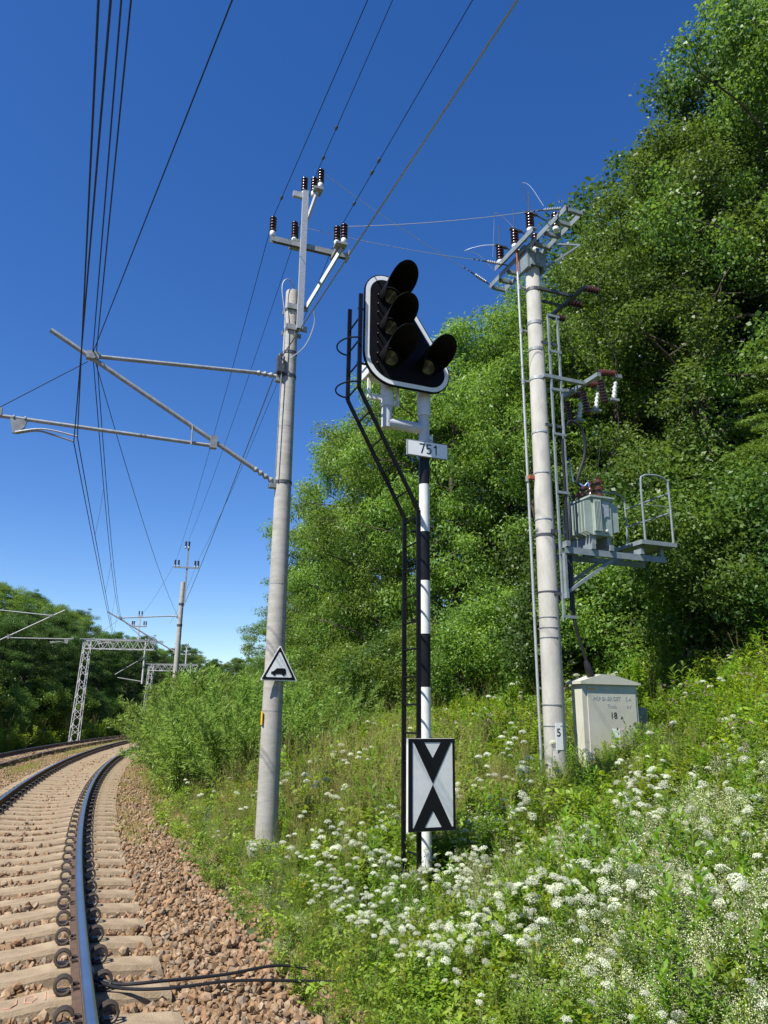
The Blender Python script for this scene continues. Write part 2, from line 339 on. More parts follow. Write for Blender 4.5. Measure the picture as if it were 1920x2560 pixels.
# ------------------------------------------------------------------ ballast stones
def stone(seed):
    r = np.random.default_rng(seed); b = bmesh.new(); bmesh.ops.create_icosphere(b, subdivisions=1, radius=1)
    for v in list(b.verts): v.co = Vector(v.co) * r.uniform(.75, 1.2)
    for _ in range(4):                                    # broken faces
        n = Vector(r.normal(size=3)).normalized(); d = r.uniform(.5, .75)
        for v in b.verts:
            e = v.co.dot(n) - d
            if e > 0: v.co -= n * e
    s = Vector((1, r.uniform(.6, .9), r.uniform(.45, .75)))
    for v in b.verts: v.co = Vector((v.co.x * s.x, v.co.y * s.y, v.co.z * s.z))
    me = bpy.data.meshes.new('ballast_stone'); b.to_mesh(me); b.free(); me.materials.append(M['stone']); return me
STONES = [stone(100 + i) for i in range(10)]
def stone_points(n, s0, s1, u0, u1):
    s = rng.uniform(s0, s1, n); u = rng.uniform(u0, u1, n)
    ph = np.mod(s - S0 + .296, .592) - .296
    on = (np.abs(ph) < .125) & (u < .57) & (u > -2.07)
    on2 = (np.abs(ph) < .16) & (u < .57) & (u > -2.07) & (rng.random(n) < .5)
    rail = (np.abs(u) < .09) | (np.abs(u + 1.507) < .09)
    k = ~(on | on2 | rail); s = s[k]; u = u[k]
    t = s / RR; X = C[0] - (RR - u) * np.cos(t); Y = C[1] + (RR - u) * np.sin(t)
    return X, Y, terr(X, Y), s, u
parts = []
for n, s0, s1, u0, u1, sz in ((27000, -71, -57, -2.3, 1.75, .030), (22000, -57, -40, -2.6, 1.7, .032), (12000, -58, -35, -4.0, -2.1, .032), (9000, -40, -15, -3, 1.3, .036), (9000, -55, -20, -7.6, -3.6, .034)):
    X, Y, Z, s, u = stone_points(n, s0, s1, u0, u1)
    sc = sz * np.clip(np.exp(rng.normal(0, .36, len(X))), .4, 1.75); parts.append(np.stack([X, Y, Z + rng.uniform(-.3, 1.0, len(X)) * sc, sc], 1))
A = np.concatenate(parts)
# the 300 that show largest: in view and nearest
pitch = PITCH
def view(P):
    z = P[:, 2] - 1.6; D = P[:, 1] * math.cos(pitch) + z * math.sin(pitch); Yc = -P[:, 1] * math.sin(pitch) + z * math.cos(pitch)
    return P[:, 0] / D * 1850 + 960, 1280 - Yc / D * 1850, D
vx, vy, vd = view(A); inv = (vx > 0) & (vx < 900) & (vy < 2580) & (vd > 1)
score = np.where(inv, A[:, 3] / np.maximum(vd, .5), 0); order = np.argsort(-score); big = order[:300]; rest = order[300:]
for i in big:
    o = link('ballast_stone', STONES[rng.integers(10)], bed); o.location = A[i, :3]; o.scale = (A[i, 3],) * 3; o.rotation_euler = tuple(rng.uniform(0, 6.28, 3))
B = A[rest]
st = scatter('ballast_gravel', 'brown crushed stone ballast around the sleepers', 'ballast', B[:, :3], rng.uniform(0, 6.28, (len(B), 3)), B[:, 3], rng.integers(0, 10, len(B)), STONES)
st.parent = None

# ------------------------------------------------------------------ insulators, poles and what they carry
def insul(mb, p, ax=(0, 0, 1), L=.3, r=.055, n=6, core=.55, white=0., mi=0, wmi=1):
    """ribbed insulator from p along ax; a white foot of length white comes first"""
    ax = Vector(ax).normalized(); p = Vector(p)
    if white: mb.lathe([(r * .62, 0), (r * .78, white * .15), (r * .8, white * .85), (r * .62, white)], p, ax, 12, wmi)
    pr = [(r * core, white)]; h = (L - white) / n
    for i in range(n):
        z = white + i * h; pr += [(r * core, z + h * .15), (r, z + h * .35), (r * .98, z + h * .55), (r * core, z + h * .85)]
    pr += [(r * .6, L), (r * .4, L + .01)]
    mb.lathe(pr, p, ax, 12, mi); return mb
def ring(mb, r, z, h=.04, x=0, y=0, n=20): return mb.lathe([(r, z), (r, z + h)], (x, y, 0), (0, 0, 1), n)

# ---- catenary pole beside the track
def pole_root(x, y, zb, label, group=None): return thing('concrete_pole', label, 'pole', (x, y, zb), yaw(x, y), group)
P1 = (-1.53, 10.7, .0)
p1 = pole_root(*P1, 'tall concrete pole carrying the triangular sign and a galvanised line post')
MB().lathe([(.150, -.6), (.150, 0), (.106, 8.2), (.1, 8.22)], n=28).build('shaft', 'concrete', p1, True)
for z in (1.62, 3.4, 5.85): ring(MB(), .150 - .0054 * z + .002, z, .012).build('seam', 'galvd', p1)
MB().box((-.24, -.20, -.35), (.22, .2, -.07)).build('footing', 'concrete', p1)
for z in (7.5, 7.86, 6.7, 4.95, 7.1):
    ring(MB(), .150 - .0054 * z + .008, z - .02, .05).build('strap', 'dsteel', p1)
hp = MB().box((.055, -.20, 7.49), (.15, -.19, 10.06)).box((.055, -.19, 7.49), (.067, -.135, 10.06)).box((.138, -.19, 7.49), (.15, -.135, 10.06)).build('line_post', 'galv', p1)
for z in (7.48, 7.85):
    MB().box((-.1, -.132, z), (.24, -.10, z + .09)).build('clamp_bar', 'galvd', p1)
    MB().box((-.12, .10, z), (.2, .13, z + .07)).build('clamp_bar', 'galvd', p1)
ca = MB().box((-.43, -.133, 9.08), (.88, -.06, 9.09)).box((-.43, -.133, 9.0), (.88, -.123, 9.08)).box((-.43, -.07, 9.0), (.88, -.06, 9.08)).build('crossarm', 'galvd', p1)
MB().box((.88, -.2, 8.98), (.9, -.01, 9.12)).build('end_plate', 'galvd', ca)
for x, y in ((-.40, -.10), (.60, -.42), (.69, -.52)):
    insul(MB(), (x, y, 9.10 if x < 0 else 8.98), L=.36, r=.058, n=5, white=.09).build('insulator', ['brown', 'white'], ca, True)
MB().box((.55, -.56, 8.94), (.74, -.38, 8.975)).box((.6, -.42, 8.93), (.66, -.06, 8.99)).build('bracket', 'galvd', ca)
for x, y in ((.02, .06), (.06, .16)):
    insul(MB(), (x - .02, y, 9.19), L=.4, r=.055, n=6, white=.09).build('insulator', ['brown', 'white'], ca, True)
MB().box((-.05, -.06, 9.15), (.12, .22, 9.19)).build('bracket', 'galvd', ca)
MB().bar((.2, -.15, 7.9), (.68, -.44, 8.93), .05, .05).build('brace', 'galv', p1)
ub = MB().bar((.15, -.15, 9.5), (.27, -.34, 10.02), .045, .045).build('brace', 'galv', p1)
for x, y, z in ((.22, -.26, 9.93), (.3, -.38, 10.03), (.1, -.08, 10.03)):
    insul(MB(), (x, y, z), L=.36, r=.056, n=5, white=.09).build('insulator', ['brown', 'white'], ub, True)
MB().box((.19, -.42, 9.98), (.34, -.22, 10.02)).build('bracket', 'galvd', ub)
MB().box((-.1, -.16, 9.93), (.06, -.1, 10.03)).build('stub_bracket', 'galv', p1)
MB().tube(smooth_path([(.04, -.08, 8.2), (-.1, -.12, 8.36), (-.2, -.12, 8.2), (-.13, -.14, 7.6), (-.13, -.14, 6.9), (-.14, -.12, 6.7), (-.15, -.11, 5.0)]), .009, 6).build('earth_wire', 'galvd', p1, True)
MB().tube(smooth_path([(.30, -.25, 7.85), (.33, -.2, 7.6), (.2, -.2, 7.2), (-.02, -.16, 6.95)]), .01, 6).build('jumper', 'wirel', p1, True)
MB().box((-.21, -.14, 6.72), (-.10, -.02, 6.98)).lathe([(.03, 0), (.03, .09)], (-.17, -.08, 6.95)).build('anchor_bracket', 'dsteel', p1)
MB().box((-.158, -.085, 1.44), (-.150, -.005, 1.62)).build('sticker', 'yellow', p1)
# ---- triangular warning sign
def tri_pts(cx, zb, w, hh): return [(cx - w / 2, zb), (cx + w / 2, zb), (cx, zb + hh)]
sg = thing('warning_sign', 'white triangular sign with black border and car pictogram on concrete pole', 'sign', (P1[0], P1[1], 0), yaw(*P1[:2]))
TX, TZ = .024, 2.03
def rtri(k, y0, y1):
    cen = TZ + .5 / 3; c = [(TX + (x - TX) * k, cen + (z - cen) * k) for x, z in tri_pts(TX, TZ, .525, .49)]
    out = []
    for i in range(3):
        a = Vector(c[i]); p = Vector(c[i - 1]); n = Vector(c[(i + 1) % 3])
        out += [tuple(a + (p - a).normalized() * .022), tuple(a + ((p - a).normalized() + (n - a).normalized()) * .006), tuple(a + (n - a).normalized() * .022)]
    return MB().prism(out, y0, y1)
pl = rtri(1.0, -.2, -.188).build('plate', 'sheetwhite', sg)
rtri(.93, -.204, -.2005).build('border', 'ink', sg); rtri(.72, -.208, -.2045).build('field', 'sheetwhite', sg)
car = [(-.115, .055), (-.115, .085), (-.08, .095), (-.035, .135), (.075, .135), (.09, .12), (.1, .055)]
cm = MB().prism([(TX - .0 + x, TZ + z + .035) for x, z in car], -.212, -.2085)
for x in (-.07, .06): cm.lathe([(.022, 0), (.022, .004)], (TX + x, -.2085, TZ + .09), (0, -1, 0), 14)
cm.build('pictogram', 'ink', sg)
MB().box((TX - .1, -.188, TZ + .1), (TX + .1, -.12, TZ + .13)).build('mounting_bracket', 'galvd', sg)

# ---- cantilever arm carrying the contact wire (local x = away from the track)
def cantilever(label, group):
    t = thing('cantilever_arm', label, 'cantilever', (0, 0, 0), 0, group)
    MB().tube([(-.5, 0, 6.69), (-2.8, 0, 6.515)], .03, 12).build('top_tube', 'galvd', t, True)
    MB().tube([(-.45, 0, 5.125), (-3.45, 0, 6.80)], .034, 12).build('diagonal_tube', 'galvd', t, True)
    MB().tube([(-1.12, 0, 5.40), (-3.98, 0, 5.42)], .027, 12).build('registration_tube', 'galvd', t, True)
    a = insul(MB(), (-.14, 0, 6.69), (-1, 0, 0), .38, .045, 4, .55); a.build('insulator', 'galvd', t, True)
    a = insul(MB(), (-.16, 0, 4.965), (-.872, 0, .488), .36, .045, 4, .55); a.build('insulator', 'galvd', t, True)
    MB().box((-.16, -.03, 6.64), (-.09, .03, 6.74)).box((-.2, -.05, 6.6), (-.1, .05, 6.66)).build('hinge', 'galvd', t)
    MB().box((-.2, -.03, 4.88), (-.12, .03, 5.0)).box((-.22, -.05, 4.86), (-.12, .05, 4.92)).build('hinge', 'galvd', t)
    MB().box((-2.95, -.05, 6.46), (-2.78, .05, 6.57)).lathe([(.05, 0), (.05, .12)], (-2.87, -.06, 6.5), (0, 1, 0)).build('clamp', 'galvd', t)
    MB().box((-1.13, -.045, 5.36), (-1.03, .045, 5.55)).build('clamp', 'galvd', t)
    MB().tube([(-1.4, -.04, 5.66), (-1.4, -.04, 5.36)], .012, 6).lathe([(.042, 0), (.042, .02)], (-1.4, 0, 5.64), (-.87, 0, .49)).build('tie_link', 'galvd', t)
    MB().prism([(-3.79, 5.4), (-3.58, 5.4), (-3.6, 5.3), (-3.68, 5.2), (-3.74, 5.2)], -.03, .03).lathe([(.04, 0), (.04, .02)], (-3.76, 0, 5.42), (1, 0, 0)).lathe([(.04, 0), (.04, .02)], (-3.62, 0, 5.42), (1, 0, 0)).build('drop_bracket', 'galvd', t)
    MB().tube(smooth_path([(-3.70, -.03, 5.21), (-3.45, -.03, 5.29), (-3.25, -.03, 5.30), (-2.93, -.03, 5.26)]), .013, 8).build('steady_arm', 'galv', t, True)
    MB().tube(smooth_path([(-3.70, .03, 5.21), (-3.45, .03, 5.285), (-3.25, .03, 5.26), (-2.97, .03, 5.2)]), .013, 8).build('steady_arm', 'galvd', t, True)
    MB().tube([(-2.92, -.03, 6.40), (-3.95, -.02, 5.52)], .006, 5).build('stay_wire', 'wire', t)
    MB().box((-3.99, -.03, 5.42), (-3.9, .03, 5.53)).build('stay_clamp', 'galvd', t)
    return t
GC = 'cantilever arms over the railway tracks'
cv = cantilever('grey tubular cantilever arm hinged on the pole with the triangular sign', GC)
cv.location = (P1[0], P1[1], 0); cv.rotation_euler.z = yaw(*P1[:2])

# ---- farther line poles: shaft, post, crossarm with four pin insulators
P2 = (-10.1, 37., .2)
def line_pole(x, y, zb, label, top=7.9, arms=True, hh=1.75):
    p = pole_root(x, y, zb, label, 'concrete poles along the railway')
    MB().lathe([(.150, -1), (.150, 0), (.105, top - zb), (.1, top - zb + .02)], n=20).build('shaft', 'concrete', p, True)
    for z in (top - 1.15, top - 2.2, 2.4): ring(MB(), .165 - .0054 * z, z - zb, .10).build('strap', 'dsteel', p)
    if arms:
        zt = top + hh - zb
        MB().box((.10, -.16, top - 1.0 - zb), (.18, -.10, zt)).build('line_post', 'galvd', p)
        a = MB().box((-.52, -.20, zt - 1.05), (.73, -.14, zt - .98)).build('crossarm', 'galvd', p)
        b = MB().box((-.06, -.20, zt - .04), (.22, -.14, zt + .01)).build('crossarm', 'galvd', p)
        for q in (-.45, -.28, .53, .68): insul(MB(), (q, -.17, zt - .98), L=.33, r=.06, n=4, white=.08).build('insulator', ['brown', 'white'], a, True)
        for q in (0, .16): insul(MB(), (q, -.17, zt), L=.33, r=.06, n=4, white=.08).build('insulator', ['brown', 'white'], b, True)
    return p
p2 = line_pole(*P2, 'distant concrete pole with brown insulators rising out of the willow bushes')
cv2 = copy_tree(cv); tag(cv2, 'distant cantilever arm on the pole behind the willow bushes'); cv2.location = (P2[0], P2[1], -.5); cv2.rotation_euler.z = yaw(*P2[:2])
m3 = sp(-11.8 / 57.2958 * RR, -7.3)
p3 = line_pole(m3[0], m3[1], -.7, 'concrete pole at the foot of the dark wooded bank', top=7.2, arms=False)
cv3 = copy_tree(cv); tag(cv3, 'cantilever arm reaching over the farther track from the wooded bank'); cv3.location = (m3[0], m3[1], -.5); cv3.rotation_euler.z = yaw(m3[0], m3[1]) + math.pi

# ---- lattice gantries
def lattice_box(mb, p, q, w0, w1, r, n, side):
    """four chords with zigzag lacing between p and q; side = unit vectors across"""
    p = Vector(p); q = Vector(q); a, b = Vector(side[0]), Vector(side[1])
    def cor(t, i): w = w0 + (w1 - w0) * t; return p.lerp(q, t) + a * (w * (.5 if i in (1, 2) else -.5)) + b * (w * (.5 if i > 1 else -.5))
    for i in range(4): mb.bar(cor(0, i), cor(1, i), r * 1.7, r * 1.7)
    for k in range(n):
        for i in range(4):
            j = (i + 1) % 4; x, y = (i, j) if k % 2 else (j, i)
            mb.bar(cor(k / n, x), cor((k + 1) / n, y), r, r)
    return mb
def gantry(x, y, zb, H, span, label):
    g = thing('lattice_gantry', label, 'gantry', (x, y, zb), yaw(x, y), 'lattice gantries over the farther track')
    lattice_box(MB(), (.1, 0, 0), (.25, 0, H - .1), .56, .42, .026, 14, ((1, 0, 0), (0, 1, 0))).build('leg', 'lattice', g)
    lattice_box(MB(), (.1, 0, H - .3), (span, 0, H - .3), .58, .58, .026, 14, ((0, 1, 0), (0, 0, 1))).build('beam', 'lattice', g)
    MB().box((-.2, -.33, H + .02), (span + .1, -.27, H + .08)).build('top_rail', 'galvd', g)
    MB().box((-.15, -.4, -.5), (.4, .4, .08)).build('footing', 'concrete', g)
    d = MB().tube([(span - .72, .3, H + .2), (span - .72, .3, H - 2.9)], .07, 10).build('drop_post', 'lattice', g, True)
    a = MB().box((span - 1.26, -.04, H), (span - 1.16, .04, H + 1.75)).build('line_post', 'lattice', g)
    c = MB().box((span - 1.75, -.04, H + .98), (span - .72, .04, H + 1.05)).build('crossarm', 'galvd', g)
    for q in (-1.7, -1.58, -.9, -.76): insul(MB(), (span + q, 0, H + 1.05), L=.33, r=.06, n=4, white=.08).build('insulator', ['brown', 'white'], c, True)
    c = MB().box((span - 1.38, -.04, H + 1.7), (span - 1.02, .04, H + 1.76)).build('crossarm', 'galvd', g)
    for q in (-1.3, -1.1): insul(MB(), (span + q, 0, H + 1.76), L=.33, r=.06, n=4, white=.08).build('insulator', ['brown', 'white'], c, True)
    s = MB().tube([(span - .75, .3, H - 2.75), (span - 2.4, .3, H - 2.5)], .03, 8).tube([(span - .75, .3, H - 1.1), (span - 2.6, .3, H - 2.3)], .03, 8).build('registration_arm', 'galvd', g, True)
    return g
g1 = gantry(-20.75, 52., -.6, 6.95, 4.85, 'pale lattice gantry with the taller leg nearer the signal')
g2 = gantry(-23.2, 75., -.9, 7.0, 4.85, 'smaller looking lattice gantry farther along behind the willow bushes')

# ---- overhead wires
def world_pt(P, a, y, z):
    e = inward(P[0], P[1]); return Vector((P[0] + e[0] * a - e[1] * y, P[1] + e[1] * a + e[0] * y, z))
def sag(p, q, d, n=10):
    p = Vector(p); q = Vector(q); return [p.lerp(q, i / n) - Vector((0, 0, 4 * d * (i / n) * (1 - i / n))) for i in range(n + 1)]
def back(p, q, k):                                    # carry the line from p through q on to k times its length
    p = Vector(p); q = Vector(q); return p + (q - p) * k
def wire(label, runs, r, m='wire', name='overhead_wire', group=None):
    pts = []
    for a in runs: pts += a if not pts else a[1:]
    o = link(name, None); tag(o, label, 'wire', group); o.location = pts[0]
    w = MB().tube([p - pts[0] for p in pts], r, 5).build('strand', m, o, True); return o
e1 = P1
ct1 = world_pt(P1, -2.93, -.03, 5.25); ct2 = world_pt(P1, -2.97, .03, 5.19); k1 = world_pt(P1, -2.87, 0, 6.56)
ct1b = world_pt(P2, -2.93, -.03, 4.75); ct2b = world_pt(P2, -2.97, .03, 4.69); k2 = world_pt(P2, -2.87, 0, 6.06)
gd = sp(-6.0 / 57.3 * RR, -.7)
far1 = Vector((gd[0], gd[1], 4.4)); far2 = Vector((gd[0] + .06, gd[1], 4.36)); kf = Vector((gd[0], gd[1], 5.6))
w1 = wire('contact wire clipped to the upper steady arm above the near track', [sag(back(ct1, (-1.541, 3.069, 5.27), 3.2), ct1, .02), sag(ct1, ct1b, .06), sag(ct1b, far1, .05)], .0075)
w2 = wire('contact wire clipped to the lower steady arm above the near track', [sag(back(ct2, (-1.473, 3.068, 5.21), 3.2), ct2, .02), sag(ct2, ct2b, .06), sag(ct2b, far2, .05)], .0075)
w3 = wire('twin catenary wire hung on the cantilever clamp, inner strand', [sag(back(k1, (-1.857, 4.014, 6.40), 3.6), k1, .03), sag(k1, k2, .45), sag(k2, kf, .3)], .0075)
w4 = wire('twin catenary wire hung on the cantilever clamp, outer strand', [sag(back(k1 + Vector((.05, 0, .02)), (-1.79, 4.014, 6.42), 3.6), k1 + Vector((.05, 0, .02)), .03), sag(k1 + Vector((.05, 0, .02)), k2 + Vector((.05, 0, .02)), .38), sag(k2 + Vector((.05, 0, .02)), kf, .3)], .0075)
w5 = wire('single anchor wire slanting up from the cantilever clamp', [sag(back(k1, (-1.087, 4.216, 6.85), 3.0), k1, .02), sag(k1, world_pt(P2, 0, -.1, 6.0), .35)], .0065)
for k, f in enumerate((.22, .45, .68, .85)):          # droppers
    a = Vector(sag(k1, k2, .45, 40)[int(f * 40)]); b = Vector(sag(ct1, ct1b, .06, 40)[int(f * 40)])
    o = wire('thin dropper between the catenary and contact wires', [[a, (a + b) / 2 + Vector((.01, 0, 0)), b]], .0035, name='dropper_wire', group='dropper wires')
i1 = world_pt(P1, -.40, -.10, 9.47); i2 = world_pt(P1, .25, -.32, 10.38); i3 = world_pt(P1, .66, -.47, 9.35)
j1 = world_pt(P2, -.42, -.17, 8.72 + .25); j2 = world_pt(P2, .08, -.17, 9.95); j3 = world_pt(P2, .63, -.17, 8.97)
wire('thin power wire tied to the crossarm end over the track', [sag(back(i1, (-.219, 6.391, 9.3), 5), i1, .05), sag(i1, j1, .35)], .0055)
wire('thin power wire tied to the topmost insulators', [sag(back(i2, (.081, 7.186, 10.3), 6), i2, .05), sag(i2, j2, .35)], .0055)
wire('thin power wire tied to the pair of insulators on the brace', [sag(back(i3, (.965, 6.336, 9.3), 5), i3, .05), sag(i3, j3, .35)], .0055)
q4 = world_pt(P1, -.16, -.1, 6.95)
wire('thick grey guy cable passing behind the signal head to the pole', [sag(back(q4, (1.036, 4.485, 7.05), 3), q4, .02), sag(q4, world_pt(P2, .1, -.15, 6.6), .15)], .010, 'wirel')
for (a, z1), (x2, y2, z2) in (((-.42, 8.95), (-19.5, 51.5, 7.6)), ((.63, 8.95), (-17.2, 52., 7.6))):
    wire('far power wire running from the distant pole to the lattice gantry', [sag(world_pt(P2, a, -.17, z1), (x2 + 2.2, y2 + .4, z2), .3)], .006, group='far power wires')
# clamps on the power wires
def joint(p, d, label):
    o = thing('wire_clamp', label, 'clamp', p, 0, 'wire clamps'); d = Vector(d).normalized()
    MB().lathe([(.012, -.05), (.022, -.03), (.022, .03), (.012, .05)], (0, 0, 0), d, 8).build('body', 'dsteel', o); return o
for a, b, ts in ((i1, back(i1, (-.219, 6.391, 9.3), 1), (.12,)), (i2, back(i2, (.081, 7.186, 10.3), 1), (.1, .3)), (i3, back(i3, (.965, 6.336, 9.3), 1), (.13, .3, .36))):
    for t in ts: joint(Vector(a).lerp(b, t), b - Vector(a), 'small grey clamp on a thin power wire above the crossarm')

# ------------------------------------------------------------------ colour light signal
SG = (.464, 8.2, 0.)
sr = thing('railway_signal', 'black and white banded signal mast with dark four lamp head', 'signal', SG, yaw(*SG[:2]))
zb = [(-.5, .06, 'black'), (.06, 1.884, 'white'), (1.884, 2.453, 'black'), (2.453, 3.044, 'white'), (3.044, 3.606, 'black'), (3.606, 4.17, 'white'), (4.17, 4.60, 'black')]
for a, b, m in zb: MB().lathe([(.061, a), (.061, b)], n=24).build('mast_section', m, sr, True)
MB().lathe([(.064, 4.60), (.064, 5.02)], n=24).build('upper_mast', 'pipegrey', sr, True)
MB().lathe([(.078, 5.02), (.078, 5.6), (.07, 5.62)], n=24).build('mast_sleeve', 'white', sr, True)
MB().box((.055, -.03, 4.66), (.1, .03, 4.78)).tube([(.07, -.07, 4.72), (.07, .07, 4.72)], .012, 6).build('mast_clamp', 'white', sr)
MB().tube([(.0, 0, 4.86), (-.485, 0, 4.86)], .064, 20).build('side_pipe', 'pipegrey', sr, True)
MB().lathe([(.064, 4.80), (.064, 5.08)], (-.48, 0, 0), n=20).build('riser_pipe', 'pipegrey', sr, True)
MB().lathe([(.078, 5.06), (.078, 5.17), (.084, 5.17), (.084, 5.2), (.076, 5.2), (.076, 5.55)], (-.48, 0, 0), n=20).build('riser_sleeve', 'white', sr, True)
MB().box((-.72, -.01, 5.15), (-.69, .03, 5.6)).box((-.7, -.02, 5.13), (-.55, .02, 5.19)).build('head_bracket', 'white', sr)
MB().box((-.36, -.02, 5.08), (-.33, .02, 5.4)).box((-.42, -.02, 5.1), (-.34, .02, 5.15)).build('head_bracket', 'white', sr)
MB().box((-.74, -.12, 5.42), (-.36, .16, 5.62)).build('cable_box', 'white', sr)
# signal head: hull of three discs
def hull(off):
    cs = [(-.595, 6.425, .25 - off), (-.455, 5.648, .39 - off), (.005, 5.513, .255 - off)]; pts = []
    for x, z, r in cs: pts += [(x + r * math.cos(R(a)), z + r * math.sin(R(a))) for a in range(0, 360, 6)]
    pts = sorted(set(pts)); lo, up = [], []
    def cr(o, a, b): return (a[0] - o[0]) * (b[1] - o[1]) - (a[1] - o[1]) * (b[0] - o[0])
    for p in pts:
        while len(lo) > 1 and cr(lo[-2], lo[-1], p) <= 0: lo.pop()
        lo.append(p)
    for p in reversed(pts):
        while len(up) > 1 and cr(up[-2], up[-1], p) <= 0: up.pop()
        up.append(p)
    return lo[:-1] + up[:-1]
tb = MB().prism(hull(0), -.17, -.135).build('target_board', 'mattblack', sr)
MB().prism(hull(.014), -.173, -.1705).build('white_border', 'sheetwhite', tb)
MB().prism(hull(.068), -.176, -.1735).build('dark_field', 'mattblack', tb)
MB().box((-.71, -.135, 5.5), (-.33, .12, 6.55)).box((-.2, -.135, 5.42), (.16, .1, 5.75)).build('lamp_housing', 'mattblack', sr)
LAMPS = [(-.52, 6.40), (-.517, 5.99), (-.513, 5.60), (-.04, 5.575)]
for x, z in LAMPS:
    v = MB(); L = .55; n = 26; ns = 6; vv = []; ff = []
    for k in range(ns + 1):
        for j in range(n + 1):
            a = R(-140 + 280 * j / n); c = max(0., math.cos(min(abs(a), R(135)) * 90 / 135))   # long above, cut back below
            ln = L * (c ** .75) * k / ns + .02; r = .132 + .05 * ln / L; dr = -.0 * ln
            vv.append((x + r * math.sin(a), -.176 - ln, z + r * math.cos(a) - .03 * ln / L))
    for k in range(ns):
        for j in range(n): ff.append((k * (n + 1) + j, k * (n + 1) + j + 1, (k + 1) * (n + 1) + j + 1, (k + 1) * (n + 1) + j))
    v.add(vv, ff); vo = v.build('visor', 'mattblack', sr, True)
    so = vo.modifiers.new('thickness', 'SOLIDIFY'); so.thickness = .005
    lens = MB(); pr = [(.001, .03)]
    for q in range(1, 9): pr += [(.011 * q, .032 - .0022 * q + .003), (.011 * q + .0055, .030 - .0022 * q - .002)]
    pr += [(.1, 0)]
    lens.lathe(pr[::-1], (x, -.178, z), (0, -1, 0), 28).build('lens', 'glass', vo, True)
    MB().lathe([(.135, 0), (.135, .012), (.105, .016), (.1, .01)], (x, -.176, z), (0, -1, 0), 28).build('lens_ring', 'mattblack', vo, True)
for z in (6.56, 6.38, 6.26, 6.15, 5.99, 5.87, 5.75, 5.62, 5.5):
    MB().lathe([(.012, 0), (.012, .03), (.006, .034)], (-.68, -.176, z), (0, -1, 0), 8).build('bolt', 'black', sr)
# number plate and marker board
np_ = thing('number_plate', 'white number plate reading 751 on the signal mast', 'number plate', SG, yaw(*SG[:2]))
MB().box((-.255, -.095, 4.485), (.257, -.065, 4.665)).build('plate', 'sheetwhite', np_)
MB().box((-.258, -.0965, 4.482), (-.252, -.06, 4.668)).box((.254, -.0965, 4.482), (.26, -.06, 4.668)).box((-.252, -.0965, 4.662), (.254, -.06, 4.668)).box((-.252, -.0965, 4.482), (.254, -.06, 4.488)).build('rim', 'galvd', np_)
def stroke(parent, name, paths, x, z, h, w, y):
    m_ = MB()
    for p in paths:
        for (ax, az), (bx, bz) in zip(p[:-1], p[1:]):
            d = Vector((bx - ax, bz - az)) * h; L = d.length; d = d / L; n_ = Vector((-d.y, d.x)) * w / 2; A = Vector((x + ax * h, z + az * h)) - d * w * .35; B = Vector((x + bx * h, z + bz * h)) + d * w * .35
            m_.prism([tuple(A - n_), tuple(B - n_), tuple(B + n_), tuple(A + n_)], y - .0015, y)
    return m_.build(name, 'ink', parent)
five = [(.5, 1), (.06, 1), (.04, .55), (.2, .62), (.36, .6), (.48, .5), (.52, .34), (.48, .16), (.36, .04), (.2, 0), (.04, .08)]
for i_, (pth, x_) in enumerate((([[(0, 1), (.52, 1), (.2, 0)]], -.10), ([five], -.012), ([[(.02, .8), (.22, 1), (.22, 0)]], .085))): stroke(np_, 'digit', pth, x_, 4.523, .108, .014, -.0955)
mb_ = thing('marker_board', 'white board with two black triangles meeting point to point, on the signal mast', 'sign', SG, yaw(*SG[:2]))
YB = -.255
MB().box((-.316, YB, .478), (.215, YB + .04, 1.362)).build('panel', 'white', mb_)
x0, x1, z0, z1 = -.312, .213, .480, 1.360; bw = .045; ya, yb = YB - .004, YB - .0005
MB().box((x0, ya, z0), (x0 + bw, yb, z1)).box((x1 - bw * .6, ya, z0), (x1, yb, z1)).box((x0 + bw, ya, z0), (x1 - bw * .6, yb, z0 + bw * .75)).box((x0 + bw, ya, z1 - bw * .75), (x1 - bw * .6, yb, z1)).build('black_frame', 'ink', mb_)
xa, xb, xm = x0 + bw + .012, x1 - bw * .6 - .015, .5 * (x0 + bw + x1 - bw * .6); zt_, zb_ = z1 - bw * .75 + .001, z0 + bw * .75 - .001; zm = .5 * (zt_ + zb_)
for s, zz in ((1, zt_), (-1, zb_)):
    h_ = (zt_ - zm - .004) * s; ih = .155 * s
    MB().prism([(xa, zz), (xm - .095, zz), (xm, zz - ih), (xm + .095, zz), (xb, zz), (xm, zz - h_)], ya + .0005, yb).build('black_chevron', 'ink', mb_)
for z in (.62, 1.2): MB().box((-.09, YB + .04, z), (.09, .08, z + .04)).build('clamp', 'galvd', mb_)
# access ladder: rungs run along the track; inclined in the middle
lad = thing('access_ladder', 'narrow black ladder with safety hoops beside the signal mast', 'ladder', SG, yaw(*SG[:2]))
def lx(z): return float(np.interp(z, [3.8, 5.15], [-.165, -.9]))
for y in (-.19, .19):
    m = MB()
    for a, b in ((0., 3.8), (3.8, 5.15), (5.15, 6.34)): m.bar((lx(a), y, a), (lx(b), y, b), .045, .03)
    m.build('stringer', 'ladder', lad)
for z in np.arange(.25, 6.33, .29): MB().tube([(lx(z), -.19, z), (lx(z), .19, z)], .011, 6).build('rung', 'ladder', lad)
for z in (5.2, 5.75):
    MB().tube([(lx(z) - .2 * math.sin(a), -.19 * math.cos(a) * 1.25, z) for a in [R(180 * i / 14) for i in range(15)]], .01, 6).build('safety_hoop', 'ladder', lad, True)
for z in (1.2, 2.6, 3.6): MB().tube([(lx(z), 0, z), (-.03, 0, z)], .014, 6).build('standoff', 'ladder', lad)
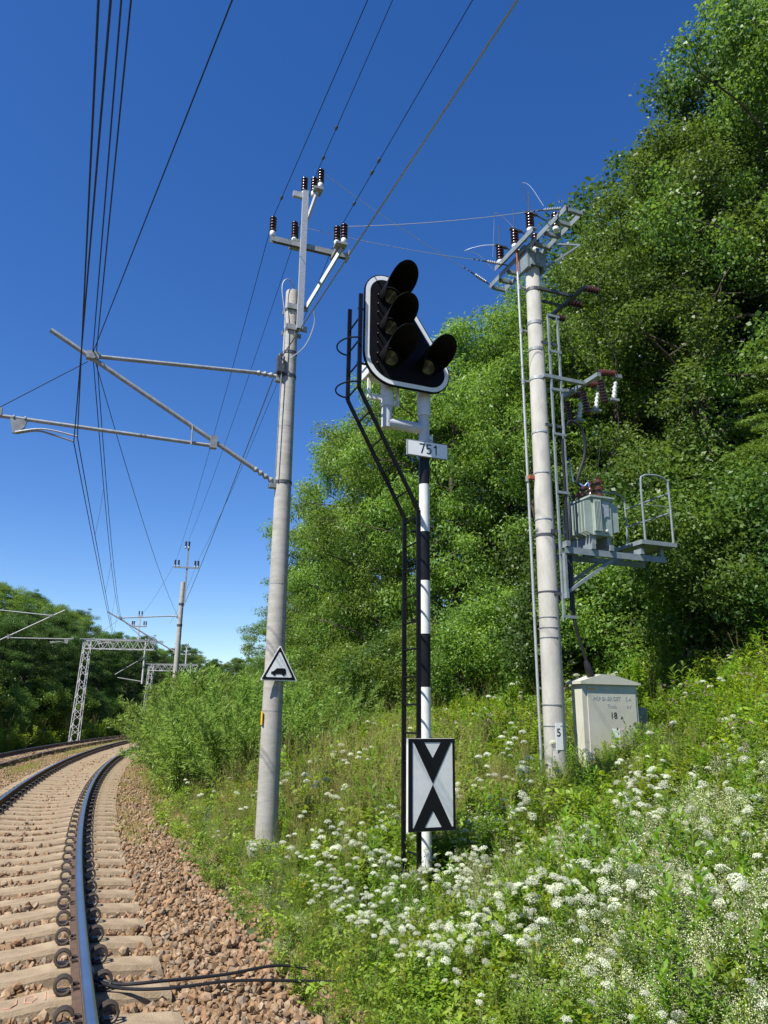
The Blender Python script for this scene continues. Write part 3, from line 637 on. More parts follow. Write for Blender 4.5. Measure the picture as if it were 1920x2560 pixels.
MB().tube([(lx(6.2), -.1, 6.2), (-.6, -.1, 6.2)], .014, 6).tube([(lx(5.5), -.1, 5.5), (-.6, -.1, 5.5)], .014, 6).build('standoff', 'ladder', lad)

# ------------------------------------------------------------------ transformer pole
P3 = (2.582, 11.5, .85); z3 = P3[2]; y3 = yaw(*P3[:2])
def Z(v): return v - z3
tp = thing('transformer_pole', 'thick pale concrete pole carrying the transformer and its switchgear', 'pole', P3, y3)
MB().lathe([(.172, -.7), (.17, 0), (.122, Z(9.5)), (.11, Z(9.52))], n=30).build('shaft', 'concrete2', tp, True)
for z, h_, m in ((2.75, .012, 'galvd'), (2.9, .012, 'galvd'), (3.06, .01, 'galvd'), (3.45, .02, 'dsteel'), (4.35, .04, 'dsteel'), (4.62, .02, 'galv'), (5.4, .02, 'galv'), (6.1, .03, 'galv'), (7.06, .05, 'galv'), (7.6, .05, 'galvd'), (8.1, .06, 'galvd'), (8.75, .06, 'dsteel'), (1.75, .02, 'galvd'), (1.45, .012, 'galvd')):
    ring(MB(), .172 - .0055 * Z(z) + .006, Z(z), h_, n=24).build('band', m, tp)
MB().box((-.1, -.172, Z(1.12)), (.02, -.166, Z(1.5))).build('number_tag', 'sheetwhite', tp)
text('digit', '5', .16, (-.05, -.174, Z(1.36)), (R(90), 0, 0), 'ink', tp, .001)
# crossarm head
ch = MB()
for x in (-.16, .16): ch.box((x - .03, -1.3, Z(9.55)), (x + .03, 1.2, Z(9.57))).box((x - .03, -1.3, Z(9.47)), (x - .02, 1.2, Z(9.55)))
for y in (-1.27, -.95, -.62, -.3, .3, .6, .9, 1.17): ch.box((-.13, y - .03, Z(9.48)), (.13, y + .03, Z(9.54)))
ch = ch.build('crossarm', 'steelblue', tp)
ub2 = MB().box((-.3, -.5, Z(9.66)), (-.2, .78, Z(9.68))).box((-.3, -.5, Z(9.58)), (-.29, .78, Z(9.66))).box((-.22, -.1, Z(9.5)), (-.14, .1, Z(9.6))).build('switch_beam', 'steelblue', tp)
for y in (.66, .14, -.36):
    insul(MB(), (-.25, y, Z(9.68)), L=.36, r=.075, n=5, core=.6, white=.07).build('insulator', ['brown', 'white'], ub2, True)
    MB().tube([(-.25, y, Z(10.05)), (-.25, y, Z(10.5))], .008, 6).box((-.35, y - .03, Z(10.04)), (-.1, y + .03, Z(10.07))).bar((-.2, y, Z(10.07)), (.1, y - .02, Z(9.98)), .02).build('spike', 'dsteel', ub2)
for y in (.45, -.06, -.68):
    insul(MB(), (.05, y, Z(9.57)), L=.34, r=.07, n=5, core=.6, white=.07).build('insulator', ['brown', 'white'], ch, True)
MB().box((-.19, -.15, Z(9.15)), (-.13, .15, Z(9.5))).box((.13, -.15, Z(9.15)), (.19, .15, Z(9.5))).box((-.13, -.17, Z(9.2)), (.13, -.145, Z(9.47))).box((-.04, -.2, Z(9.22)), (.02, -.172, Z(9.52))).build('saddle', 'steelblue', tp)
MB().bar((.16, -.1, Z(9.2)), (.86, -.25, Z(9.78)), .04, .03).bar((.86, -.25, Z(9.78)), (.5, -.1, Z(9.8)), .03, .03).box((.5, -.2, Z(9.42)), (.54, -.16, Z(9.55))).build('side_brace', 'steelblue', tp)
# drop brackets with horizontal insulators
b1 = MB().bar((.0, -.14, Z(8.77)), (.72, -.14, Z(8.77)), .05, .05).bar((.0, .1, Z(8.70)), (.72, .1, Z(8.70)), .04, .04).bar((.72, -.5, Z(8.75)), (.72, .58, Z(8.75)), .06, .05).build('drop_bracket', 'dsteel', tp)
for y in (-.47, .02, .54): insul(MB(), (.74, y, Z(8.75)), (1, 0, 0), .28, .065, 5, .6).build('insulator', 'brown', b1, True)
b2 = MB().bar((.0, -.16, Z(7.1)), (.86, -.16, Z(7.1)), .07, .06).bar((.0, .1, Z(6.95)), (.86, .1, Z(7.08)), .05, .05).bar((.86, -.52, Z(7.12)), (.86, .52, Z(7.12)), .08, .07).build('fuse_bracket', 'steelblue', tp)
for y in (-.48, 0., .48):
    insul(MB(), (.9, y, Z(7.18)), (1, 0, .12), .34, .06, 7, .65).build('insulator', 'rbrown', b2, True)
    insul(MB(), (.9, y - .02, Z(7.04)), (.15, 0, -1), .42, .062, 8, .65).build('insulator', 'brown', b2, True)
    insul(MB(), (1.22, y, Z(7.06)), (-.18, 0, -1), .3, .045, 4, .6).build('surge_arrester', 'white', b2, True)
    MB().box((1.2, y - .04, Z(7.14)), (1.34, y + .04, Z(7.2))).box((1.08, y - .05, Z(6.7)), (1.24, y + .05, Z(6.74))).tube([(1.28, y, Z(7.17)), (1.22, y, Z(7.06))], .01, 6).build('arrester_link', 'galvd', b2)
# cable ladder on the pole, cables and lightning rod
cl = thing('cable_ladder', 'slim grey cable ladder fixed to the transformer pole', 'cable ladder', P3, y3)
for x in (.15, .34):
    m_ = MB(); m_.box((x - .014, -.19, Z(3.0)), (x + .014, -.15, Z(8.25))); m_.build('stringer', 'steelblue', cl)
for z in (3.05, 4.05, 5.05, 6.05, 6.85, 7.55, 8.23): MB().box((.12, -.2, Z(z)), (.37, -.191, Z(z) + .045)).build('rung', 'steelblue', cl)
for z in (3.4, 4.4, 6.2, 7.7): MB().box((.0, -.165, Z(z)), (.36, -.151, Z(z) + .05)).build('bracket', 'dsteel', cl)
kb = thing('power_cable', 'thick black cable looping from the transformer down to the cabinet', 'cable', P3, y3)
MB().tube(smooth_path([(.66, -.1, Z(5.25)), (.6, -.12, Z(5.35)), (.78, -.12, Z(5.85)), (.74, -.13, Z(6.25)), (.5, -.14, Z(6.36)), (.36, -.15, Z(6.1)), (.34, -.16, Z(5.5)), (.34, -.17, Z(4.2)), (.34, -.17, Z(3.1)), (.4, -.17, Z(2.8)), (.52, -.18, Z(2.38))], 8), .026, 8).build('sheath', 'rubber', kb, True)
MB().tube([(.30, -.17, Z(3.05)), (.30, -.17, Z(6.0))], .022, 8).build('sheath', 'rubber', kb, True)
MB().lathe([(.03, .0), (.05, .06), (.065, .22), (.06, .24)], (.50, -.18, Z(2.42)), (.32, 0, -1), 12).build('cable_boot', 'rubber', kb, True)
lr = thing('earthing_rod', 'long thin galvanised tube standing along the transformer pole', 'rod', P3, y3)
MB().tube([(-.205, .08, Z(.7)), (-.225, .08, Z(4.5)), (-.256, .08, Z(9.15))], .021, 10).build('tube', 'galv', lr, True)
MB().tube([(-.256, .08, Z(9.15)), (-.256, .08, Z(9.6))], .016, 8).build('rod_tip', 'rusty', lr, True)
for z in (8.85, 8.0, 5.32, 7.05): MB().box((-.27, .065, Z(z)), (-.1, .095, Z(z) + .03)).lathe([(.03, -.05), (.03, .05)], (-.24, .08, Z(z))).build('clamp', 'galvd', lr)
MB().box((-.24, .0, Z(5.31)), (-.13, .07, Z(5.37))).build('clamp', 'rusty', lr)
# ---- transformer
tr = thing('transformer', 'grey green pole transformer with cooling fins and brown bushings', 'transformer', P3, y3)
MB().box((.72, -.3, Z(4.40)), (1.08, .32, Z(5.02))).build('tank', 'trafo', tr)
MB().box((.66, -.34, Z(5.02)), (1.14, .36, Z(5.05))).box((.68, -.32, Z(4.995)), (1.12, .34, Z(5.017))).build('lid', 'trafo', tr)
for i in range(8):
    y = -.27 + i * .08
    MB().prism([(.57, Z(4.45)), (.72, Z(4.40)), (.72, Z(4.99)), (.57, Z(4.95))], y - .012, y + .012).build('cooling_fin', 'trafo', tr)
    MB().prism([(1.08, Z(4.45)), (1.23, Z(4.50)), (1.23, Z(4.93)), (1.08, Z(4.98))], y - .012, y + .012).build('cooling_fin', 'trafo', tr)
for i in range(5):
    x = .735 + i * .028; MB().box((x - .006, -.345, Z(4.46)), (x + .006, -.3, Z(4.98))).build('cooling_fin', 'trafo', tr)
MB().box((.90, -.312, Z(4.72)), (1.03, -.302, Z(4.96))).build('nameplate', 'galv', tr)
MB().lathe([(.03, 0), (.03, .04), (.02, .05)], (.96, -.3, Z(4.47)), (0, -1, 0), 10).bar((.88, -.31, Z(4.63)), (.95, -.31, Z(4.72)), .012).build('drain_valve', 'galv', tr)
MB().box((.70, -.26, Z(4.26)), (.78, .28, Z(4.40))).box((1.0, -.26, Z(4.26)), (1.08, .28, Z(4.40))).build('skid', 'galvd', tr)
for y in (-.16, .05, .26): insul(MB(), (.98, y, Z(5.05)), L=.36, r=.07, n=3, core=.5).build('bushing', 'rbrown', tr, True)
for y in (-.22, -.06, .1, .24): insul(MB(), (.76, y, Z(5.05)), L=.17, r=.04, n=2, core=.55).build('bushing', 'rbrown', tr, True)
MB().tube(smooth_path([(.62, -.12, Z(5.3)), (.68, -.17, Z(5.24)), (.74, -.2, Z(5.3)), (.76, -.2, Z(5.22))]), .012, 6).tube(smooth_path([(.5, -.14, Z(5.3)), (.46, -.14, Z(5.5)), (.44, -.14, Z(5.7))]), .01, 6).build('lead', 'blue', tr, True)
# ---- platform
pf = thing('service_platform', 'grey steel service platform with tubular railing under the transformer', 'platform', P3, y3)
for y in (-.24, .26): MB().box((.17, y - .03, Z(4.06)), (2.15, y - .02, Z(4.16))).box((.17, y - .02, Z(4.15)), (2.15, y + .04, Z(4.16))).build('beam', 'steelblue', pf)
for x in (.22, .7, 1.05, 1.66): MB().box((x - .035, -.3, Z(4.165)), (x + .035, .34, Z(4.255))).build('cross_beam', 'steelblue', pf)
for y in (-.2, .22): MB().bar((.17, y, Z(3.42)), (1.15, y, Z(4.06)), .05, .05).build('brace', 'steelblue', pf)
MB().box((.16, -.26, Z(3.35)), (.21, .28, Z(3.44))).box((.16, -.26, Z(3.44)), (.2, -.2, Z(4.06))).build('wall_bracket', 'steelblue', pf)
MB().box((1.62, -.36, Z(4.36)), (2.3, .8, Z(4.375))).build('deck', 'steelblue', pf)
MB().box((1.60, -.375, Z(4.32)), (2.32, -.361, Z(4.39))).box((1.60, .801, Z(4.32)), (2.32, .815, Z(4.39))).box((2.301, -.36, Z(4.32)), (2.315, .8, Z(4.39))).box((1.60, -.36, Z(4.32)), (1.615, .8, Z(4.39))).build('deck_edge', 'steelblue', pf)
for x, y in ((1.68, -.24), (2.1, -.24), (1.68, .26), (2.1, .26)): MB().box((x - .03, y - .015, Z(4.16)), (x + .03, y + .035, Z(4.36))).build('deck_post', 'steelblue', pf)
for y in (-.34, .78):
    MB().tube(smooth_path([(1.7, y, Z(4.37)), (1.7, y, Z(5.35)), (1.76, y, Z(5.5)), (1.9, y, Z(5.54)), (2.12, y, Z(5.54)), (2.24, y, Z(5.48)), (2.28, y, Z(5.35)), (2.28, y, Z(4.37))], 4), .019, 8).build('railing_hoop', 'steelblue', pf, True)
for z in (4.92, 5.26): MB().tube([(2.28, -.34, Z(z)), (2.28, .78, Z(z))], .016, 8).build('railing_bar', 'steelblue', pf, True)
MB().tube([(1.7, -.34, Z(5.0)), (2.28, -.34, Z(5.02))], .006, 6).build('railing_chain', 'galv', pf)
# ---- control cabinet
cb = thing('control_cabinet', 'pale grey electrical cabinet with peaked lid beside the transformer pole', 'cabinet', P3, y3)
MB().box((.38, -.2, Z(.7)), (1.40, .06, Z(2.07))).build('body', 'cabinet', cb)
MB().prism([(.33, Z(2.07)), (1.45, Z(2.07)), (1.45, Z(2.10)), (.9, Z(2.22)), (.72, Z(2.22)), (.33, Z(2.11))], -.25, .11).build('lid', 'cabinet', cb)
MB().box((.47, -.212, Z(1.0)), (1.36, -.2, Z(2.04))).build('door', 'cabinet', cb)
MB().box((1.41, -.1, Z(1.2)), (1.66, .12, Z(1.74))).build('side_box', 'steelblue', cb)
MB().box((.88, -.216, Z(1.12)), (1.02, -.213, Z(1.42))).build('notice', 'sheetwhite', cb)
MB().box((.48, -.215, Z(1.99)), (.61, -.2125, Z(2.015))).build('sticker', 'orange', cb)
MB().lathe([(.02, 0), (.02, .03), (.012, .032)], (1.3, -.212, Z(1.5)), (0, -1, 0), 10).build('lock', 'dsteel', cb)
for s_, x, z, sz, m in (('PKP ENERGET', .56, 1.86, .083, 'faded'), ('S A', 1.16, 1.86, .083, 'faded'), ('Trafo', .82, 1.75, .075, 'faded'), ('kV', 1.18, 1.75, .075, 'faded'), ('18', .86, 1.61, .13, 'ink'), ('A', 1.05, 1.58, .075, 'ink')):
    text('lettering', s_, sz, (x, -.2145, Z(z)), (R(90), 0, 0), m, cb, .0008, 'LEFT', .0)
# ---- wires to the transformer pole
def w3(x, y, z): c, s = math.cos(y3), math.sin(y3); return Vector((P3[0] + c * x - s * y, P3[1] + s * x + c * y, z))
ends = [((.3, -.38, 10.35), (-.16, 1.18, 9.55), 'service wire from the topmost insulator to the crossarm end by the pole'), ((.06, .16, 9.6), (-.16, .55, 9.60), 'service wire from the middle insulators to the crossarm'), ((.66, -.5, 9.3), (-.05, -1.2, 9.62), 'service wire from the brace insulators to the raised crossarm end')]
for (a, y, z), q, lab in ends:
    A_ = world_pt(P1, a, y, z); B_ = w3(*q); d = (A_ - B_).normalized()
    E1 = B_ + d * .5
    o = wire(lab, [sag(A_, E1, .06)], .005, 'wirel')
    t = thing('strain_insulator', 'slim ribbed strain insulator between ' + lab.split(' from ')[1].split(' to ')[1] + ' and its wire', 'insulator', B_, 0)
    MB().tube([(0, 0, 0), d * .14], .012, 6).tube([d * .4, d * .52], .014, 6).build('shackle', 'dsteel', t)
    insul(MB(), d * .13, d, .28, .032, 7, .45).build('ribbed_rod', 'galvd', t, True)
    for k in (.56, .66): MB().lathe([(.02, 0), (.02, .025)], d * k, d, 8).build('wire_grip', 'dsteel', t)
for q0, mid, q1 in (((-.16, 1.0, 9.75), (-.75, 1.1, 10.1), (-.25, .66, 10.08)), ((-.5, .5, 9.65), (-.6, .2, 10.35), (-.25, .14, 10.08)), ((-.4, -1.0, 9.7), (-.6, -.7, 10.3), (-.25, -.36, 10.08))):
    a, m_, b = w3(*q0), w3(*mid), w3(*q1)
    wire('bowed jumper wire above the transformer pole crossarm', [smooth_path([a, a.lerp(m_, .6) + Vector((0, 0, .12)), m_, m_.lerp(b, .5) + Vector((0, 0, .05)), b], 6)], .005, 'wirel', 'jumper_wire', 'jumper wires over the crossarm')
for y, wh in ((-.47, 'the bracket end over the meadow'), (.02, 'the middle of the bracket'), (.54, 'the bracket end towards the wood')):
    wire('thin drop wire from the crossarm past ' + wh, [smooth_path([w3(.1, y - .1, 9.9), w3(.75, y - .1, 9.75), w3(1.0, y, 9.3), w3(1.03, y, 8.78), w3(1.15, y, 8.0), w3(1.3, y, 7.4), w3(1.28, y, 7.2)], 5)], .005, 'wire', 'drop_wire', 'drop wires to the fuses')
    wire('thin lead to the transformer from ' + wh, [smooth_path([w3(1.2, y, 6.7), w3(1.22, y, 6.2), w3(1.1, y * .6, 5.6), w3(.98, y * .45 + .05, 5.42)], 5)], .005, 'wire', 'lead_wire', 'leads to the transformer')

# ================================================================== vegetation
def nrm(a): return a / np.maximum(np.linalg.norm(a, axis=-1, keepdims=True), 1e-9)
def diamonds(P, D, N, l, w, fold=.15):
    """one folded rhombus per leaf"""
    W = nrm(np.cross(D, N)); N2 = np.cross(W, D); l = l[:, None]; w = w[:, None]
    V = np.stack([P, P + D * l * .42 + W * w * .5 + N2 * w * fold, P + D * l - N2 * l * .12, P + D * l * .42 - W * w * .5 + N2 * w * fold], 1).reshape(-1, 3)
    return V, np.arange(len(V)).reshape(-1, 4)
def ribbons(P, D, N, l, w, prof=(.15, 1., .8, .05), droop=.3):
    """longer leaves that bend: a strip of three quads each"""
    k = len(prof); W = nrm(np.cross(D, N)); out = []
    for i, q in enumerate(prof):
        t = i / (k - 1); c = P + D * (l * t)[:, None]; c = c - np.array([0, 0, 1.]) * (l * droop * t * t)[:, None]
        out += [c - W * (w * q * .5)[:, None], c + W * (w * q * .5)[:, None]]
    V = np.stack(out, 1); n = len(P); b = np.arange(n)[:, None, None] * 2 * k
    F = (b + np.array([[2 * i, 2 * i + 1, 2 * i + 3, 2 * i + 2] for i in range(k - 1)])[None]).reshape(-1, 4)
    return V.reshape(-1, 3), F
class VB:
    def __init__(s): s.V = []; s.F = []; s.M = []; s.n = 0
    def add(s, VF, mi=0):
        V, F = VF; s.V.append(V); s.F.append(F + s.n); s.M.append(np.full(len(F), mi)); s.n += len(V); return s
    def tube(s, pts, r, n=4, mi=0):
        m = MB().tube(pts, r, n, cap=False); return s.add((np.array(m.v), np.array(m.f)), mi)
    def mesh(s, name, mats): return np_mesh(name, np.concatenate(s.V), np.concatenate(s.F), mats, np.concatenate(s.M))
def rdir(r, n, up=0.): return nrm(r.normal(size=(n, 3)) + np.array([0, 0, up]))

def tree_parts(seed, H, rad, base, nl, ls, asp, leaf, droop=.0, nb=38, flat=.68, clump=.205, stems=1):
    r = np.random.default_rng(seed); wood = MB(); cen = []; cr = []
    for st_ in range(stems):
        off = r.normal(0, rad * .25, 2) if stems > 1 else np.zeros(2); hh = H * (r.uniform(.7, 1) if stems > 1 else 1)
        tw = [Vector((off[0] * (.2 + .8 * t) + r.normal(0, .02) * H * .3 * t, off[1] * (.2 + .8 * t) + r.normal(0, .02) * H * .3 * t, hh * .96 * t - .3 * (t == 0))) for t in np.linspace(0, 1, 8)]
        r0 = max(.02, H / 75 / math.sqrt(stems)); wood.tube(tw, [r0 * (1 - .88 * t) for t in np.linspace(0, 1, 8)], 7)
        for b in range(nb // stems):
            t = (b + r.random()) / (nb // stems); z = base + (hh * .97 - base) * t; az = b * 2.4 + r.normal(0, .4)
            pr = rad * max(.12, math.sin(math.pi * min(.98, t * .83 + .15))) ** .8 * r.uniform(.6, 1.12) / (1 if stems == 1 else 1.3)
            i = min(6, int(z / (hh * .96) * 7)); f_ = z / (hh * .96) * 7 - i; s0 = tw[i].lerp(tw[i + 1], min(1, max(0, f_)))
            d = Vector((math.cos(az), math.sin(az), 0)); e = s0 + d * pr + Vector((0, 0, pr * r.uniform(.15, .6)))
            m = s0.lerp(e, .5) + Vector((0, 0, pr * .1)); rb = r0 * (1 - .8 * t) * .42
            wood.tube([s0, m, e], [rb, rb * .65, rb * .25], 5)
            cen.append(e); cr.append(rad * clump * r.uniform(.7, 1.25))
            for q in range(5):
                g = r.uniform(.25, 1.0); o = s0.lerp(m, g * 2) if g < .5 else m.lerp(e, g * 2 - 1)
                x = o + Vector(r.normal(0, 1, 3)).normalized() * rad * r.uniform(.12, .34); wood.tube([o, x], [rb * .4, rb * .12], 3, cap=False)
                cen.append(x); cr.append(rad * clump * r.uniform(.5, 1.0))
        cen.append(tw[-1]); cr.append(rad * clump * .8)
    cen = np.array([tuple(c) for c in cen]); cr = np.array(cr)
    p = cr ** 2; ix = r.choice(len(cr), nl, p=p / p.sum()); d = rdir(r, nl); rr_ = r.random(nl) ** .45
    out = d * (cr[ix] * rr_)[:, None] * np.array([1, 1, flat]); P = cen[ix] + out
    # a few loose sprays reach beyond the clumps
    lo = r.random(nl) < .06; P[lo] += d[lo] * (cr[ix][lo] * .3)[:, None]
    P[:, 2] = np.maximum(P[:, 2], .05)
    N = nrm(rdir(r, nl) * .8 + d * .35 + np.array([0, 0, .55])); A = nrm(np.cross(rdir(r, nl), N) + d * .3 - np.array([0, 0, droop]))
    l = ls * np.exp(r.normal(0, .22, nl)); vb = VB().add(diamonds(P, A, N, l, l * asp))
    return wood.mesh('trunk', 'bark', True), vb.mesh('crown', [leaf])

def willow_parts(seed, H, rad, ns, leaf):
    r = np.random.default_rng(seed); wood = MB(); P = []; D = []
    for k in range(ns):
        az = r.uniform(0, 6.28); lean = abs(r.normal(0, .55)); L = H * r.uniform(.55, 1.2); b = Vector((math.cos(az), math.sin(az), 0)) * rad * .45 * r.random() ** .5
        d = Vector((math.cos(az + r.normal(0, .5)) * lean, math.sin(az + r.normal(0, .5)) * lean, 1)).normalized(); e = b + d * L * .9 + Vector((d.x, d.y, -.25)) * L * .12; m = b + d * L * .5
        wood.tube([b - Vector((0, 0, .1)), m, e], [.009, .006, .002], 4, cap=False)
        n = int(110 * L); t = r.uniform(.12, 1, n) ** .8; pb, pm, pe = np.array(b), np.array(m), np.array(e); q = t[:, None]
        p = (1 - q) ** 2 * pb + 2 * q * (1 - q) * pm + q * q * pe; o = rdir(r, n, .15); side = r.random(n) < .6
        p = p + np.where(side[:, None], o * (r.random(n) * .3 * (1.1 - t))[:, None], 0); P.append(p); D.append(nrm(o + np.array(d) * .9))
    P = np.concatenate(P); D = np.concatenate(D); n = len(P); P[:, 2] = np.maximum(P[:, 2], .04); N = nrm(rdir(r, n) * .7 + np.array([0, 0, .8])); l = .11 * np.exp(r.normal(0, .25, n))
    return wood.mesh('trunk', 'stem'), VB().add(diamonds(P, D, N, l, l * .17)).mesh('crown', [leaf])
KINDS = {
 'aspen1': tree_parts(11, 14, 3.4, .8, 60000, .088, .8, 'leafA'), 'aspen2': tree_parts(12, 14, 3.2, .6, 56000, .085, .8, 'leafA'),
 'dark1': tree_parts(13, 12, 3.2, .6, 50000, .09, .75, 'leafC'),
 'locust1': tree_parts(14, 12, 3.3, .5, 60000, .11, .36, 'leafB', droop=.45, flat=.6), 'locust2': tree_parts(15, 11, 3.0, .4, 55000, .11, .36, 'leafB', droop=.5, flat=.6),
 'shrub1': tree_parts(16, 3.0, 1.6, .15, 17000, .075, .6, 'leafA', nb=24, stems=4, clump=.3), 'shrub2': tree_parts(17, 2.6, 1.5, .1, 16000, .07, .6, 'leafB', nb=24, stems=4, clump=.3),
 'shrub3': tree_parts(20, 2.8, 1.6, .1, 15000, .07, .65, 'leafC', nb=24, stems=4, clump=.3),
 'willow1': willow_parts(18, 2.3, 1.3, 90, 'willow'), 'willow2': willow_parts(19, 2.0, 1.3, 80, 'willow')}
HK = {'aspen1': 14, 'aspen2': 14, 'dark1': 12, 'locust1': 12, 'locust2': 11, 'shrub1': 3, 'shrub2': 2.6, 'shrub3': 2.8, 'willow1': 2.6, 'willow2': 2.2}
rt = np.random.default_rng(21)
def plant(kind, x, y, H, label, group, name='broadleaf_tree', cat='tree', wide=1., lean=0.):
    z = float(terr(x, y)); o = thing(name, label, cat, (x, y, z - .05), rt.uniform(0, 6.28), group)
    s = H / HK[kind]; o.scale = (s * wide, s * wide, s)
    t, c = KINDS[kind]; link('trunk', t, o); link('crown', c, o); return o
GR = 'trees on the bank beside the transformer pole'; GLF = 'trees on the dark bank across the tracks'; GS = 'shrubs along the wood edge'; GW = 'willow bushes beside the track'
la = 'round leaved tree at the back of the wood on the bank'
LA = ['tallest round leaved tree rising behind the service platform', 'round leaved tree directly behind the drop brackets of the transformer pole', 'round leaved tree beside the tallest one, past the spruce', 'round leaved tree behind the head of the transformer pole']
LB = ['bright feathery tree right behind the transformer pole shaft', 'bright feathery tree rising behind the signal head', 'bright feathery tree behind the number plate of the signal', 'bright feathery tree behind the inclined part of the ladder']
LC = ['bright feathery tree between the ladder and the concrete pole', 'low feathery tree right behind the concrete pole', 'smallest tree of the wood edge, past the concrete pole and above the willows']
lb = 'dark tree filling the gap behind the bright feathery trees'
for k, x, y, H, w in (('aspen1', 10.3, 15.8, 16.8, .98), ('aspen2', 8.5, 18.2, 14.0, 1.15), ('aspen1', 12.6, 15.0, 16, 1.), ('aspen2', 6.9, 20.4, 13.2, 1.05), ('dark1', 11.6, 19.5, 17, 1.05), ('aspen1', 10.0, 22, 15, 1.2), ('dark1', 14.5, 21, 17, 1.3), ('dark1', 9.2, 25.5, 14, 1.5), ('dark1', 12.5, 26, 18, 1.5), ('dark1', 6.0, 28.5, 11.5, 1.7), ('dark1', 11.2, 17.2, 12, 1.3), ('aspen2', 12.9, 11.8, 14, 1.)):
    o = plant(k, x, y, H, la, GR, wide=w * 14 / 16)
    if LA: o['label'] = LA.pop(0)
for k, x, y, H, w in (('locust1', 4.7, 22.3, 12.0, 1.05), ('locust2', 2.4, 24.3, 13.0, 1.), ('locust1', .3, 27.2, 12.4, 1.), ('locust2', -1.3, 30.4, 12.4, .95), ('dark1', 4.6, 26, 11.5, 1.3), ('dark1', 1.8, 29.5, 12, 1.3), ('aspen2', 7.5, 26, 14, 1.2)):
    o = plant(k, x, y, H, lb, GR, wide=w)
    if LB: o['label'] = LB.pop(0)
lc = 'dark tree behind the low feathery trees near the concrete pole'
for k, x, y, H, w in (('locust2', -2.9, 34.2, 9.6, 1.), ('locust1', -4.3, 38.6, 8.0, 1.15), ('aspen1', -5.7, 43.5, 6.6, 1.5), ('dark1', -1.0, 36, 10, 1.2), ('dark1', -2.6, 41.5, 9, 1.3), ('aspen2', -4.2, 47, 7.6, 1.5)):
    o = plant(k, x, y, H, lc, GR, wide=w)
    if LC: o['label'] = LC.pop(0)
ls_ = 'dense green shrub at the foot of the wood on the bank'
for k, x, y, H in (('shrub1', 6.3, 14.6, 3.2), ('shrub2', 5.0, 15.6, 3.0), ('shrub3', 7.6, 13.6, 3.4), ('shrub1', 8.6, 12.6, 3.0), ('shrub3', 4.1, 17.4, 3.2), ('shrub2', 3.2, 18.6, 3.0), ('shrub1', 2.2, 20.0, 2.8), ('shrub2', 1.0, 21.6, 3.0), ('shrub3', .1, 23.2, 3.0), ('shrub2', -.8, 25.0, 2.8),
                   ('shrub1', 7.2, 15.6, 4.2), ('shrub3', 5.8, 17.6, 4.2), ('shrub1', 9.2, 14.0, 4.2), ('shrub3', 4.4, 19.8, 4.0), ('shrub2', -1.6, 27, 2.8), ('shrub1', -2.4, 29, 3.0), ('shrub2', -3.1, 31, 2.6), ('shrub1', 10.4, 12.4, 4)):
    plant(k, x, y, H, {'shrub1': 'dense mid green', 'shrub2': 'bright light green', 'shrub3': 'dark leaved'}[k] + ls_[11:], GS, 'shrub', 'shrub')
lw = 'loose willow bush with narrow leaves between the pole and the track'
for k, x, y, H in (('willow2', -2.9, 16.2, 2.0), ('willow1', -3.5, 17.8, 2.6), ('willow2', -4.6, 19.4, 2.5), ('willow1', -2.4, 17.0, 2.3), ('willow1', -5.3, 22.0, 2.9), ('willow2', -4.0, 21.5, 2.8), ('willow1', -6.4, 25.0, 3.0), ('willow2', -5.2, 25.5, 3.2), ('willow1', -7.4, 28.2, 3.0), ('willow2', -6.2, 29.5, 3.4), ('willow1', -8.2, 31.5, 2.9), ('willow2', -7.0, 33.5, 3.4), ('willow1', -9.0, 34.6, 2.7), ('willow2', -8.2, 39, 3.2), ('willow1', -9.6, 42, 3), ('willow1', -1.6, 19, 2.4), ('willow2', -3., 24, 2.6)):
    plant(k, x, y, H, lw, GW, 'willow_bush', 'bush', 1.05)
# far inner side of the curve
for i in range(16):
    s = -22 + i * 5 + rt.normal(0, 1); u = 6 + rt.uniform(0, 7); x, y, _ = sp(s, u)
    plant(('locust1', 'aspen2', 'dark1')[i % 3], x, y, rt.uniform(6, 8.5), 'far tree on the inner side of the curve beyond the willow bushes', 'far trees inside the curve', wide=1.5)
# dark wood across the tracks
ld = 'tree of the dark wood on the bank across the tracks'
for i in range(128):
    s = -52 + i * 1.25 + rt.normal(0, .8); row = i % 4; u = -12.8 - row * 3.2 + rt.normal(0, .6); x, y, _ = sp(s, u)
    if y < 16: continue
    plant(('locust1', 'dark1', 'locust2', 'dark1')[row] if row else 'dark1', x, y, rt.uniform(6.0, 8.4) * (1.0 if s < 20 else .8), ('dark leaved ' if row in (0, 1, 3) else 'light feathery ') + ld, GLF, wide=1.35)
for i in range(76):
    s = -48 + i * 1.5 + rt.normal(0, .6); u = -9.6 - rt.uniform(0, 3.0); x, y, _ = sp(s, u)
    plant('shrub%d' % (1 + i % 3), x, y, rt.uniform(1.8, 3.4), ('mid green', 'light green', 'dark leaved')[i % 3] + ' bush on the shaded slope across the tracks', 'bushes on the dark bank', 'shrub', 'shrub', 1.2)

